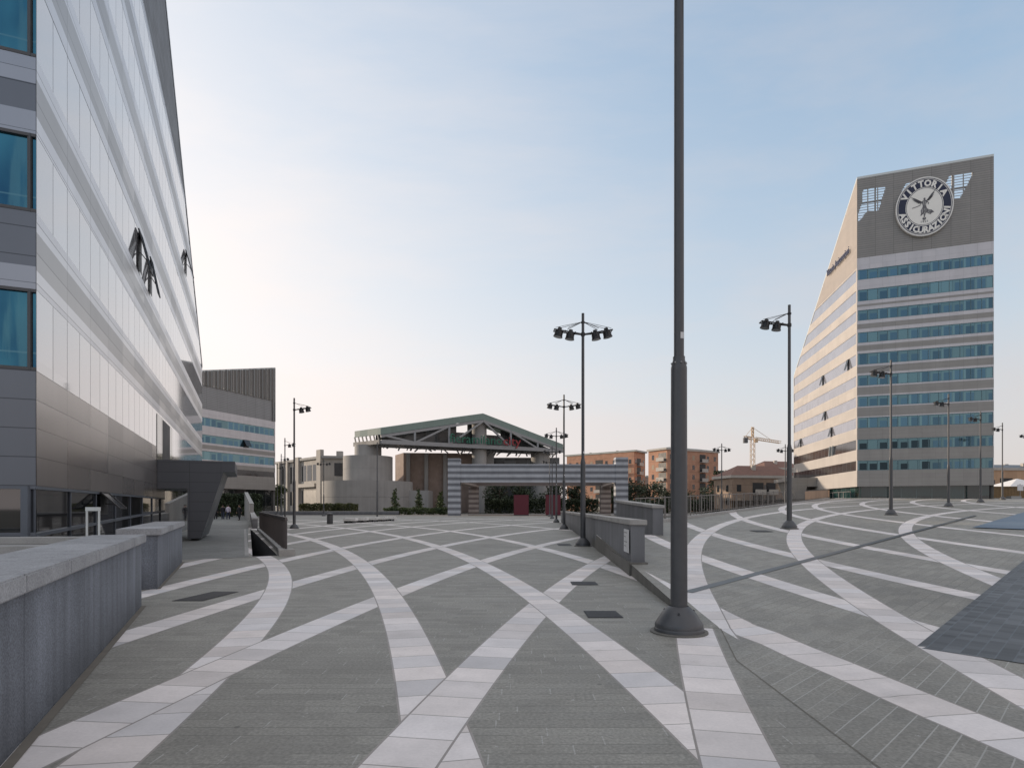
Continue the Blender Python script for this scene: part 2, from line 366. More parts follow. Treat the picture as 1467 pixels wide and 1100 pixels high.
m_txtr=plain('red_letters',(.27,.025,.035),.45)
m_stripe=stripes('striped_gate_stone',(.155,.165,.185,1),(.42,.44,.475,1),1.02,.1)
m_stripe2=stripes('sunlit_striped_gate_stone',(.15,.12,.11,1),(.34,.29,.26,1),1.02,.1)  # brownish copy of the gate stone, light on the rear put into its colour
m_red=plain('burgundy_panel',(.10,.008,.02),.5,0,.12,1)
m_navy=plain('navy_enamel',(.012,.017,.05),.4)
m_fig2=plain('pale_grey_emblem_detail',(.45,.45,.44),.5,0,.1,2)
m_disc=plain('ivory_emblem_face',(.86,.85,.80),.5,0,.03,1)
m_rim=plain('bright_metal_rim',(.72,.70,.66),.4,.2,.05,2)
m_fig=plain('grey_emblem_figure',(.12,.12,.13),.5,0,.3,1.2)
m_sign=plain('slate_blue_letters',(.09,.10,.16),.5)
m_crane=plain('yellow_crane_paint',(.58,.43,.28),.5,0,.1,1)
m_timber=plain('brown_timber_boards',(.21,.14,.07),.8,0,.2,3)
m_tent=plain('white_canvas',(.8,.79,.77),.7,0,.05,1)
m_ochre=concrete('ochre_rendered_parapet',(.46,.30,.19),.1,.5,.05)  # on the fence panel this ochre carries the warm low sunlight
m_bark=plain('tree_bark',(.09,.07,.05),.9,0,.3,5)
def leafmat(name,a,b):
    k=N(name); i=k.n('ShaderNodeNewGeometry'); nz=k.noise(k.pos(),.6,3)
    r=k.white(k.comb(i.outputs['Random Per Island'],1.0,2.0))
    c=k.mixc(k.M('MULTIPLY',k.ramp(nz,.3,.7,0,1),k.ramp(r,0,1,.4,1)),a,b)
    k.b.inputs['Subsurface Weight'].default_value=0
    return k.fin(c,.7)
m_leaf=leafmat('dark_foliage',(.022,.036,.018),(.075,.10,.045))
m_leaf2=leafmat('green_foliage',(.03,.055,.018),(.12,.15,.05))
m_hedge=leafmat('hedge_foliage',(.045,.06,.02),(.15,.15,.055))
m_skin=plain('skin',(.42,.25,.18),.6)
m_jack=plain('dark_cloth',(.02,.021,.027),.9)
m_shirt=plain('white_lilac_cloth',(.55,.52,.62),.9)
m_jean=plain('denim_cloth',(.035,.045,.075),.9)
m_hair=plain('dark_hair',(.02,.014,.01),.8)

# ------------------------------------------------------------------ world, sun, camera
AZ=math.radians(62); EL=math.radians(10.5)      # sun to the left of straight ahead, low
W=bpy.data.worlds.new('World'); S.world=W; W.use_nodes=True
wt=W.node_tree; bg=wt.nodes['Background']
sky=wt.nodes.new('ShaderNodeTexSky'); sky.sky_type='NISHITA'; sky.sun_disc=False
sky.sun_elevation=EL; sky.sun_rotation=-AZ; sky.air_density=1.0; sky.dust_density=1.6; sky.ozone_density=1.6; sky.altitude=100
# evening haze: the clear sky is graded towards a pale, slightly pink veil near the horizon
def wn(ty,**k):
    x=wt.nodes.new(ty)
    for a,b in k.items(): setattr(x,a,b)
    return x
def wm(op,a,b=None):
    x=wn('ShaderNodeMath',operation=op)
    for i,v in enumerate((a,b)):
        if isinstance(v,bpy.types.NodeSocket): wt.links.new(v,x.inputs[i])
        elif v is not None: x.inputs[i].default_value=v
    return x.outputs[0]
def wmix(f,a,b,blend='MIX'):
    x=wn('ShaderNodeMix',data_type='RGBA',blend_type=blend)
    for i,v in ((0,f),(6,a),(7,b)):
        if isinstance(v,bpy.types.NodeSocket): wt.links.new(v,x.inputs[i])
        else: x.inputs[i].default_value=v
    return x.outputs[2]
STR=.12
tc=wn('ShaderNodeTexCoord'); sp=wn('ShaderNodeSeparateXYZ'); wt.links.new(tc.outputs['Generated'],sp.inputs[0])
el_=wm('MAXIMUM',sp.outputs[2],0.0)
dotn=wn('ShaderNodeVectorMath',operation='DOT_PRODUCT'); wt.links.new(tc.outputs['Generated'],dotn.inputs[0]); dotn.inputs[1].default_value=(-math.sin(AZ)*math.cos(EL),math.cos(AZ)*math.cos(EL),math.sin(EL))
toward=wm('POWER',wm('MAXIMUM',wm('MULTIPLY_ADD' if False else 'MULTIPLY',wm('ADD',dotn.outputs['Value'],1.0),.5),0.0),3.0)
cmap=wn('ShaderNodeMapping'); wt.links.new(tc.outputs['Generated'],cmap.inputs[0]); cmap.inputs['Rotation'].default_value=(.3,.5,.4); cmap.inputs['Scale'].default_value=(1.2,5.0,7.0)
cno=wn('ShaderNodeTexNoise'); wt.links.new(cmap.outputs[0],cno.inputs['Vector']); cno.inputs['Scale'].default_value=1.3; cno.inputs['Detail'].default_value=7; cno.inputs['Roughness'].default_value=.6
veil=wn('ShaderNodeMapRange'); wt.links.new(cno.outputs[0],veil.inputs[0]); veil.inputs[1].default_value=.42; veil.inputs[2].default_value=.75; veil.inputs[3].default_value=0; veil.inputs[4].default_value=.24
hz=wmix(toward,(.67/STR,.605/STR,.60/STR,1),(1.20/STR,1.11/STR,1.06/STR,1))
fac=wm('MINIMUM',wm('ADD',wm('POWER',2.718,wm('MULTIPLY',el_,-3.7)),wm('ADD',veil.outputs[0],wm('MULTIPLY',wm('POWER',toward,1.6),.68))),1.0)
def wv(op,a,b):
    x=wn('ShaderNodeVectorMath',operation=op)
    for i,v in enumerate((a,b)):
        if isinstance(v,bpy.types.NodeSocket): wt.links.new(v,x.inputs[i])
        else: x.inputs[i].default_value=v
    return x.outputs[0]
gx=wv('MULTIPLY',sky.outputs[0],(4.2,4.85,5.45))
gr=wv('DIVIDE',gx,wv('ADD',wv('MULTIPLY',gx,(STR/1.7,STR/1.6,STR/1.6)),(1,1,1)))
zenith_lift=wn('ShaderNodeMapRange',interpolation_type='SMOOTHSTEP'); wt.links.new(el_,zenith_lift.inputs[0]); zenith_lift.inputs[1].default_value=.60; zenith_lift.inputs[2].default_value=.92; zenith_lift.inputs[3].default_value=0; zenith_lift.inputs[4].default_value=.75
gr=wmix(zenith_lift.outputs[0],gr,(.98/STR,.91/STR,.88/STR,1))  # pale overhead sky, added above the view to lift the ground light
fin=wmix(fac,gr,hz)
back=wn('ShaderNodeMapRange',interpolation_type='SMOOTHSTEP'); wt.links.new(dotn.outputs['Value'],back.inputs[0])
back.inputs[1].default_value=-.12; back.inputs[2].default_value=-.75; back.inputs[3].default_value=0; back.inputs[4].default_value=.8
fin=wmix(back.outputs[0],fin,(.92/STR,.80/STR,.77/STR,1))  # added warm glow behind the camera, brightens the faces turned to it
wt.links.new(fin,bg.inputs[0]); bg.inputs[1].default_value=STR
sd=Vector((-math.sin(AZ)*math.cos(EL),math.cos(AZ)*math.cos(EL),math.sin(EL)))
sun=bpy.data.objects.new('sun',bpy.data.lights.new('sun','SUN')); C.objects.link(sun)
sun.data.energy=3.5; sun.data.angle=math.radians(.5); sun.data.color=(1,.82,.64)
sun.rotation_euler=sd.to_track_quat('Z','Y').to_euler(); sun.location=(-60,60,60)
cam=bpy.data.objects.new('camera',bpy.data.cameras.new('camera')); C.objects.link(cam)
cam.location=(0,0,1.6); cam.rotation_euler=(PI/2,0,0)
cam.data.sensor_width=36; cam.data.lens=36*870/1467; cam.data.shift_y=175/1467; cam.data.clip_end=6000
S.camera=cam
S.view_settings.view_transform='Standard'; S.view_settings.look='None'; S.view_settings.exposure=0

# ------------------------------------------------------------------ ground
def rz(x,y): return max(-.03,.0326*(min(y,85)-6)+.004*(min(x,60)-2.3))
def rzf(x,y): return rz(x,y) if y>9 else 0.0
def sheet(name,outer,hole,z,mat):
    bm=bmesh.new(); es=[]
    for lp in ([outer,hole] if hole else [outer]):
        vs=[bm.verts.new((p[0],p[1],z(*p) if callable(z) else z)) for p in lp]
        es+=[bm.edges.new((vs[i],vs[(i+1)%len(vs)])) for i in range(len(vs))]
    bmesh.ops.triangle_fill(bm,use_beauty=True,use_dissolve=False,edges=es)
    bmesh.ops.recalc_face_normals(bm,faces=bm.faces)
    for f in bm.faces:
        if f.normal.z<0: f.normal_flip()
    me=bpy.data.meshes.new(name); bm.to_mesh(me); bm.free(); me.materials.append(mat)
    o=bpy.data.objects.new(name,me); C.objects.link(o); o['kind']='structure'; return o
HOLE=[(-8.25,19.3),(-7.62,19.75),(-17.1,40.0),(-18.1,42.0)]
def strip(b,p,q,w,z):
    d=Vector((q[0]-p[0],q[1]-p[1],0)).normalized(); n=Vector((-d.y,d.x,0))*w/2
    zz=z if callable(z) else (lambda x,y:z)
    P=[(p[0]-n.x,p[1]-n.y),(q[0]-n.x,q[1]-n.y),(q[0]+n.x,q[1]+n.y),(p[0]+n.x,p[1]+n.y)]
    b.face([(x,y,zz(x,y)) for x,y in P])
fold=[(2.2,-8),(2.25,3.87),(2.33,6.3),(2.73,7.94),(2.50,7.99),(2.52,9.67),(2.66,12.4),(2.81,15.1),(3.12,22.5)]
sheet('terrain',[(-4000,-400),(4000,-400),(4000,5000),(-4000,5000)],HOLE,-.06,m_terrain)
sheet('plaza',fold+[(13,22.5),(13,104),(-62,104),(-62,-8)],HOLE,0,m_paveL)
sheet('plaza_far_edge',[(13,104.2),(45,104.2),(45,132),(-62,132),(-62,104.2)],None,-.012,m_far)
ramp_edge=[(5.6,22.5),(5.6,28.6),(7.7,31.2),(41.9,80.5),(45.5,85)]
fold2=[(p[0]+(.9 if p[1]<9 else .45 if p[1]<10 else 0.02),p[1]) for p in fold]
fold2[4]=(fold2[3][0],8.2)
rampo=sheet('ramp',fold2+ramp_edge+[(120,85),(120,4.6),(120,-8)],None,rz,m_paveR)
bm=bmesh.new(); bm.from_mesh(rampo.data)
for i in range(len(fold)-1):
    q=[fold[i],fold2[i],fold2[i+1],fold[i+1]]
    f=bm.faces.new([bm.verts.new((p[0],p[1],rzf(*p) if k_ in (0,3) else rz(*p))) for k_,p in enumerate(q)])
    f.normal_update()
    if f.normal.z<0: f.normal_flip()
bm.to_mesh(rampo.data); bm.free()
sheet('upper_forecourt',[(45.5,85.01),(120,85.01),(170,170),(45.5,150)],None,lambda x,y:rz(x,85)-.004,m_far)
b=MB()
for p,q in zip(fold[:-1],fold[1:]): b.wall(p,q,-.06,rzf(*p)-.001,0,-.06,rzf(*q)-.001)
for p,q in zip([fold[-1]]+ramp_edge[:-1],ramp_edge): b.wall(p,q,-.08,rz(*p)-.002,0,-.08,rz(*q)-.002)
o=b.build('ramp_kerb',m_curb); o['kind']='structure'
b=MB()
for p,q in zip(fold[:3],fold[1:4]): strip(b,p,q,.008,.006)
strip(b,fold[3],(2.52,7.97),.008,.006)
for p,q in (((-1.36,0.0),(-5.90,9.74)),((-6.83,11.73),(-9.42,17.42))): strip(b,p,q,.07,.006)
o=b.build('paving_joint',plain('tan_mortar',(.17,.155,.13),.9,0,.2,4)); o['kind']='structure'
# light well beside the railing
b=MB()
for i in range(4): b.wall(HOLE[(i+1)%4],HOLE[i],-2.6,0)
b.face([(p[0],p[1],-2.6) for p in HOLE]); o=b.build('light_well',m_render); o['kind']='structure'
# walkway along the left building: plain slabs and a thin pale edge
wk=[(-9.75,18.15),(-8.35,19.25),(-18.3,42.1),(-31.5,74),(-38,92),(-46,92),(-27.4,54),(-16.4,28.4),(-12.7,19.8)]
sheet('walkway',wk,None,.005,m_pave0)
b=MB(); 
strip(b,(-9.85,18.05),(-8.1,19.3),.13,.009); strip(b,(-8.6,19.7),(-18.6,42.3),.12,.009)
o=b.build('walkway_border',m_border); o['kind']='structure'
# drain channel and glass paving on the ramp
b=MB(); d0=Vector((2.98,10.3)); dd=Vector((math.cos(math.radians(46.3)),math.sin(math.radians(46.3))))
q=d0+dd*35
for i in range(24):
    s0=d0+(q-d0)*i/24; s1=d0+(q-d0)*(i+1)/24
    strip(b,s0,s1,.19,lambda x,y:rz(x,y)+.006)
o=b.build('drain_channel',plain('drain_channel_metal',(.10,.11,.115),.5,.2,.15,2)); tag(o,'long narrow grey drain channel running diagonally across the ramp','drain channel')
def gslab(name,t,l1,l2,mat):
    q=math.sqrt(.5); P=[t,(t[0]+l1*q,t[1]+l1*q),(t[0]+l1*q+l2*q,t[1]+l1*q-l2*q),(t[0]+l2*q,t[1]-l2*q)]
    return sheet(name,P[::-1],None,lambda x,y:rz(x,y)+.008,mat)
gslab('glass_block_pavement',(4.46,6.72),13.2,9,m_gl_plaza)
gslab('blue_pavement',(19.4,25.6),20,9,m_blue)

# manholes
def cover(name,label,pts,z,group='covers set in the plaza'):
    b=MB(); zz=z if callable(z) else (lambda x,y:z)
    b.face([(x,y,zz(x,y)+.006) for x,y in pts])
    o=b.build(name,m_frame_c); 
    cx=sum(p[0] for p in pts)/len(pts); cy=sum(p[1] for p in pts)/len(pts)
    b=MB(); n=9
    a,bb,c,d=[Vector((p[0],p[1],0)) for p in pts]
    a,bb,c,d=[p*.94+Vector((cx,cy,0))*.06 for p in (a,bb,c,d)]
    for i in range(n):
        t=(i+.15)/n; t2=(i+.8)/n
        P=[a.lerp(d,t),bb.lerp(c,t),bb.lerp(c,t2),a.lerp(d,t2)]
        b.face([(v.x,v.y,zz(v.x,v.y)+.010) for v in P])
    b.build('grating',m_grate,o,off=Vector((0,0,0)))
    tag(o,label,'manhole cover',group)
m_frame_c=plain('cover_frame',(.035,.035,.037),.7)
cover('manhole_cover','larger dark rectangular cover just left of the tall foreground lamp post',[(1.09,8.7),(1.6,8.7),(1.58,9.28),(1.09,9.28)],0)
cover('manhole_cover','smaller dark cover overlapping a pale band near the low wall end',[(1.22,12.32),(1.76,12.32),(1.755,12.89),(1.235,12.89)],0)
cover('manhole_cover','brown square grate near the granite wall on the left',[(-5.75,10.25),(-5.22,10.25),(-5.1,11.35),(-5.6,11.4)],0)
cover('manhole_cover','faint grey cover beside the lamp post at the low wall',[(1.9,24.6),(2.45,24.6),(2.45,25.9),(1.9,25.9)],0)
cover('manhole_cover','dark slit cover on the ramp left of the single armed lamp',[(9.5,23.6),(10.2,23.6),(10.2,24.4),(9.5,24.4)],rz)

# ------------------------------------------------------------------ walls
def path_wall(name,label,p,q,th,z0,z1,cap,over,mat,cmat,cat='wall',group=None,side=1,capw=None):
    """wall along p->q, thickness to the left (side=1) or right of travel; z0,z1 may be (start,end)"""
    d=Vector((q[0]-p[0],q[1]-p[1],0)).normalized(); n=Vector((-d.y,d.x,0))*side
    z0=z0 if isinstance(z0,tuple) else (z0,z0); z1=z1 if isinstance(z1,tuple) else (z1,z1)
    P=Vector((p[0],p[1],0)); Q=Vector((q[0],q[1],0))
    root=thing(name,label,cat,(p[0],p[1],z0[0]),group)
    def ring(a,b,e):
        pl=[P+n*a-d*e,Q+n*a+d*e,Q+n*b+d*e,P+n*b-d*e]; zz=[0,1,1,0]
        if side<0: pl=pl[::-1]; zz=zz[::-1]
        return [(v.x,v.y) for v in pl],zz
    pl,zz=ring(0,th,0)
    b=MB(); b.prism(pl,[z0[i]-.1 for i in zz],[z1[i]-cap for i in zz],False); b.build('wall_body',mat,root)
    pl,zz=ring(-over,th+over,over)
    b=MB(); b.prism(pl,[z1[i]-cap for i in zz],[z1[i] for i in zz],True,True); b.build('coping',cmat,root,bevel=.012)
    return root
path_wall('granite_wall','near grey granite wall with broad coping at the left frame edge',(-.95,-1.0),(-5.93,9.72),.62,0,1.15,.13,.06,m_granite,m_cap,group='granite walls on the left')
path_wall('granite_wall','second granite wall with coping further back on the left',(-6.86,11.75),(-9.45,17.4),.62,0,1.17,.13,.06,m_granite,m_cap,group='granite walls on the left')
path_wall('planter_wall','pale low planter edge behind the near granite wall, close to the building',(-7.4,10.6),(-14.5,9.7),.35,0,1.06,.12,.03,m_concrete2,m_border,'planter wall',side=-1,group='planter edges by the left building')
path_wall('planter_wall','short planter edge at the far left, nearest the camera',(-5.75,8.3),(-12.0,7.6),.35,0,1.06,.12,.03,m_concrete2,m_border,'planter wall',side=-1,group='planter edges by the left building')
low=path_wall('low_wall','long low grey wall with pale coping dividing plaza and ramp, notice on its end',(2.76,14.1),(5.0,62),.32,0,(1.285,1.12),.12,.05,m_render,m_cap2,side=-1)
b=MB(); dx=Vector((.0467,.9989,0)); b.prism([(2.70,13.98),(3.13,13.98),(4.0,30),(3.53,30)],0,.30,True); b.build('plinth',m_curb,low)
b=MB(); b.face([(2.752,14.95,.5),(2.735,14.2,.5),(2.735,14.2,1.05),(2.752,14.95,1.05)]); nt=b.build('notice',m_label,low)
b=MB()
for z,w in ((.96,.4),(.86,.25),(.74,.45),(.64,.3)): b.face([(2.742-.012*0-.002,14.85,z),(2.742-.002-w*.0227,14.85-w,z),(2.742-.002-w*.0227,14.85-w,z+.02),(2.742-.002,14.85,z+.02)])
b.build('print_lines',m_steel,nt)
path_wall('low_wall','shorter grey wall block with coping behind the low wall end',(5.15,22.2),(5.15,30),.38,.5,(1.64,1.9),.11,.05,m_render,m_cap2,side=-1)
path_wall('concrete_wall','tall plain concrete wall beside the far end of the walkway',(-28.5,66),(-37.0,84),.4,0,(1.9,3.55),.06,.02,m_concrete2,m_border,side=-1)
path_wall('parapet_wall','low parapet along the right edge of the walkway behind the railing',(-18.6,43.5),(-31.9,74),.35,0,(.75,1.0),.1,.04,m_render,m_border,side=-1)

# bronze railing on its stone kerb, beside the walkway
RP=Vector((-7.4,19.9,0)); RQ=Vector((-16.7,40.2,0)); rd=(RQ-RP).normalized(); rl=(RQ-RP).length
r=thing('railing','bronze barred railing on a stone kerb beside the left walkway','railing',RP)
n=Vector((rd.y,-rd.x,0))
b=MB(); b.prism([tuple((RP-n*.17)[:2]),tuple((RP+n*.17)[:2]),tuple((RQ+n*.17)[:2]),tuple((RQ-n*.17)[:2])],0,.15); b.build('kerb',m_border,r,bevel=.01)
b=MB(); b.prism([tuple((RP-n*.25-rd*.35)[:2]),tuple((RP+n*.25-rd*.35)[:2]),tuple((RP+n*.25+rd*.4)[:2]),tuple((RP-n*.25+rd*.4)[:2])],0,.2); b.build('end_block',m_cap2,r,bevel=.015)
b=MB(); 
for k in range(int(rl/.16)):
    p=RP+rd*(.05+k*.16); b.bar((p.x,p.y,.15),(p.x,p.y,1.15),.022)
b.build('bars',m_rail,r)
b=MB(); b.bar((RP.x,RP.y,1.19),(RQ.x,RQ.y,1.19),.07,.1); b.build('handrail',m_rail,r)
k=0
while k*1.7<rl:
    p=RP+rd*(k*1.7+.05); b=MB(); b.bar((p.x,p.y,.15),(p.x,p.y,1.2),.06); b.build('post',m_rail,r); k+=1

# fence along the ramp
FP=Vector((5.75,28.4)); FQ=Vector((42.0,80.6))
pts=[FP,Vector((7.8,31.0)),FQ]
r=thing('ramp_fence','long open bar fence on a stone kerb along the far side of the ramp','fence',(FP.x,FP.y,rz(*FP)))
bk,br=MB(),MB()
for p,q in zip(pts[:-1],pts[1:]):
    L=(q-p).length; d=(q-p)/L; n=Vector((d.y,-d.x))
    A=[p-n*.14,p+n*.2,q+n*.2,q-n*.14]
    bk.prism([tuple(v) for v in A],[rz(*v)-.2 for v in A],[rz(*v)+.13 for v in A])
    bb=MB()
    for i in range(int(L/.5)):
        c=p+d*(i*.5+.1)
        bb.bar((c.x,c.y,rz(*c)+.13),(c.x,c.y,rz(*c)+1.2),.03)
    bb.build('bars',m_fence,r)
    br.bar((p.x,p.y,rz(*p)+1.22),(q.x,q.y,rz(*q)+1.22),.045)
    br.bar((p.x,p.y,rz(*p)+.25),(q.x,q.y,rz(*q)+.25),.03)
bk.build('kerb',m_border,r); br.build('handrail',m_fence,r)
fd=(FQ-pts[1]).normalized()
p0=pts[1]+fd*42; p1=FQ+fd*1.0; b=MB()
b.wall(p0,p1,rz(*p0)+.2,rz(*p0)+1.15,0,rz(*p1)+.2,rz(*p1)+1.15)
o=b.build('infill_panel',m_ochre,r,'solid panel at the tower end, warm sunlight put into its ochre colour')
for i in range(0,14):
    c=pts[1]+fd*(i*2.0); b=MB(); b.bar((c.x,c.y,rz(*c)+.13),(c.x,c.y,rz(*c)+1.3),.06); b.build('post',m_fence,r)

# ------------------------------------------------------------------ lamp posts
def flood(root,x,y,z,tilt):
    """drum floodlight hung under an arm"""
    d=Vector((math.sin(tilt),.0,-math.cos(tilt))); p=Vector((x,y,z))
    b=MB(); b.tube(p-d*.02,p+d*.05,.12,.155,16); b.tube(p+d*.05,p+d*.20,.165,.17,18)
    b.tube(p+d*.225,p+d*.265,.185,.19,18); b.tube(p-d*.13,p-d*.02,.075,.10,14)
    o=b.build('floodlight',m_iron2,root)
    b=MB(); b.tube(p+d*.20,p+d*.225,.14,.14,14); b.tube(p+d*.265,p+d*.271,.17,.17,18); b.build('lens',m_lens,o)
    b=MB()
    for s in (-1,1): b.bar(p+Vector((0,s*.2,.05)),p+d*.14+Vector((0,s*.2,0)),.035)
    b.bar(p+Vector((0,-.21,.05)),p+Vector((0,.21,.05)),.04); b.bar(p+Vector((.17,0,-.05)),p+Vector((-.17,0,.0)),.05); b.build('bracket',m_iron2,o)
def make_lamp(double,detail=True):
    r=thing('lamp_post','x','lamp post',(0,0,0))
    n=28
    b=MB(); b.lathe([(.30,-.1),(.31,.05),(.305,.06),(.30,.065),(.30,.11),(.29,.125),(.225,.23),(.155,.31),(.12,.335)],0,0,n); b.build('base_cone',m_iron,r)
    b=MB(); b.lathe([(.36,-.1),(.36,.018),(.31,.022)],0,0,n); b.build('base_ring',m_curb,r)
    b=MB(); b.lathe([(.106,.3),(.100,3.32),(.100,3.36),(.075,3.46),(.075,3.5)],0,0,n); b.build('lower_shaft',m_iron,r)
    b=MB(); b.lathe([(.063,3.45),(.060,7.5),(.056,9.34),(.0,9.36)],0,0,20); b.build('upper_shaft',m_iron,r)
    if detail:
        b=MB(); b.face([(.0,-.066,3.72),(.045,-.056,3.72),(.045,-.056,3.80),(.0,-.066,3.80)]); b.build('number_plate',m_label,r)
    b=MB(); b.lathe([(.075,8.43),(.085,8.44),(.085,8.56),(.07,8.57)],0,0,16); b.build('arm_collar',m_iron2,r)
    b=MB(); b.lathe([(.07,8.94),(.08,8.95),(.08,9.01),(.06,9.02)],0,0,16); b.build('tie_collar',m_iron2,r)
    for s in ((-1,1) if double else (-1,)):
        b=MB()
        for q in (-1,1):
            b.bar((s*.06,q*.05,8.5),(s*1.18,q*.16,8.66),.045)
            b.bar((s*.07,q*.03,8.98),(s*.62,q*.12,8.72),.018); b.bar((s*.07,q*.03,8.98),(s*1.12,q*.15,8.72),.014)
        for xx in (.32,.72,1.16): b.bar((s*xx,-.17,8.5+.14*xx),(s*xx,.17,8.5+.14*xx),.035)
        b.build('arm',m_iron2,r)
        flood(r,s*.5,0,8.55,s*.16); flood(r,s*.95,0,8.64,s*.24)
    return r
doubles=make_lamp(True); singles=make_lamp(False,False)
used=set()
def lamp(proto,x,y,z,rot,label,group):
    o=proto if proto.name not in used else copy_tree(proto)
    used.add(proto.name); o.location=(x,y,z); o.rotation_euler=(0,0,rot); o['label']=label; o['group']=group
    return o
# copies are taken from untouched prototypes: place copies first, prototypes last
G1='lamp posts along the low wall'; G2='lamp posts up the ramp'; G3='lamp posts along the left side'
row1=[(2.125,7.73,'tall dark lamp post in front, its top out of the picture'),
 (2.85,24.4,'double headed lamp post standing against the low wall'),
 (3.61,42.2,'second double headed lamp post behind the low wall lamp'),
 (4.38,60.0,'third double headed lamp post, in line before the right red panel'),
 (5.15,77.9,'fourth small double headed lamp post before the striped gate'),
 (5.95,95.7,'smallest double headed lamp post right before the striped gate')]
for i,(x,y,l) in enumerate(row1): lamp(doubles,x,y,0,math.radians(2),l,G1)
for (x,y,l) in ((25.9,75,'double headed lamp post beyond the ramp fence before the right brick block'),(34.2,76,'double headed lamp post beyond the fence, half behind the ramp lamp')):
    lamp(doubles,x,y,0,math.radians(10),l,'lamp posts beyond the fence')
lamp(doubles,-31,100,0,0,'distant double headed lamp post before the round concrete drum','lamp posts before the hall')
row2=[(11.6,25.4,'nearest single sided lamp post on the ramp, heads to the left'),(22.9,36.7,'second ramp lamp post, before the left part of the tower front'),
 (36.3,50.5,'third ramp lamp post, before the middle of the tower front'),(48.3,62.6,'fourth ramp lamp post, by the right edge of the tower'),
 (60,74.3,'fifth ramp lamp post, just right of the tower'),(71.9,84.5,'last ramp lamp post at the right picture edge')]
for x,y,l in row2: lamp(singles,x,y,rz(x,y),math.radians(-4),l,G2)
row3=[(-15.6,43.5,'nearest left side lamp post with two heads to the right'),(-25.8,69,'second left side lamp post beside the low tower edge'),
 (-34.2,90,'third small left side lamp post beside the low tower'),(-42.5,110,'fourth tiny left side lamp post at the low tower corner')]
for x,y,l in row3: lamp(singles,x,y,0,PI,l,G3)
for k in range(8):
    a=2*PI*k/8; b=MB(); b.tube((.082*math.cos(a),.082*math.sin(a),3.40),(.1*math.cos(a),.1*math.sin(a),3.42),.011,n=6); b.build('collar_bolt',m_steel,doubles,off=Vector((0,0,0)))
for k in range(3):
    a=2*PI*(k+.1)/3; b=MB(); b.tube((.20*math.cos(a),.20*math.sin(a),.262),(.216*math.cos(a),.216*math.sin(a),.268),.014,n=8); b.build('base_bolt',m_iron2,doubles,off=Vector((0,0,0)))
# lone pole before the hall
r=thing('lamp_pole','slender dark pole without heads standing left of the hall drum','pole',(-16.2,73,0))
b=MB(); b.lathe([(.34,0),(.34,.1),(.12,.3)],-16.2,73,16); b.build('base_cone',m_iron,r)
b=MB(); b.lathe([(.11,.28),(.11,3.3),(.07,3.4),(.06,9.3),(0,9.31)],-16.2,73,12); b.build('shaft',m_iron,r)

# ------------------------------------------------------------------ facade builder
class Face:
    def __init__(s,p,d,L): s.p=Vector(p); s.d=Vector(d).normalized(); s.L=L; s.n=Vector((s.d.y,-s.d.x))   # n points to the right of travel (outside)
    def at(s,u,o=0): v=s.p+s.d*u+s.n*o; return (v.x,v.y)
    def quad(s,b,u0,u1,z0,z1,o=0,z0b=None,z1b=None): b.wall(s.at(u0,o),s.at(u1,o),z0,z1,u0,z0b,z1b)
    def quadv(s,b,u0,u1,z0,z1,o,row):
        p,q=s.at(u0,o),s.at(u1,o); b.face([(*p,z0),(*q,z0),(*q,z1),(*p,z1)],[(u0,row+.001),(u1,row+.001),(u1,row+.999),(u0,row+.999)])
    def clip(s,b,z0,z1,o,zr,u0=0,u1=None):
        """horizontal strip z0..z1 under a sloping roof line zr(u)"""
        u1=s.L if u1 is None else u1
        # roof falls or rises linearly: find polygon
        pts=[]; N_=24
        us=[u0+(u1-u0)*i/N_ for i in range(N_+1)]
        # exact crossings
        for zc in (z0,z1):
            a,c=zr(u0),zr(u1)
            if (a-zc)*(c-zc)<0: us.append(u0+(u1-u0)*(a-zc)/(a-c))
        us=sorted(us)
        lo=[u for u in us if zr(u)>=z0-1e-6]
        if len(lo)<2: return
        a,c=lo[0],lo[-1]
        top=[(u,min(z1,zr(u))) for u in lo]
        poly=[(a,z0),(c,z0)]+[(u,z) for u,z in reversed(top) if z>z0+1e-4]
        if len(poly)<3: return
        b.face([(*s.at(u,o),z) for u,z in poly],[(u,z) for u,z in poly])

def casement(root,F,u,z0,z1,w,ang,name='open_window'):
    """top hung sash standing open, glass and frame"""
    a=math.radians(ang); h=z1-z0
    def P(uu,t,e=0):
        o=.05+math.sin(a)*t*h+e; z=z1-math.cos(a)*t*h; x,y=F.at(u+uu,o); return (x,y,z)
    b=MB(); b.face([P(0,0),P(w,0),P(w,1),P(0,1)]); o=b.build(name,m_darkwin,root)
    b=MB()
    for p,q in ((P(0,0),P(w,0)),(P(w,0),P(w,1)),(P(w,1),P(0,1)),(P(0,1),P(0,0))): b.bar(p,q,.04)
    b.bar((*F.at(u+w*.5,.05),z0+h*.5),P(w*.5,.75),.03); b.build('sash_frame',m_iron2,o)
    b=MB(); F.quad(b,u,u+w,z0,z1,.035); b.build('opening',m_dark,o)

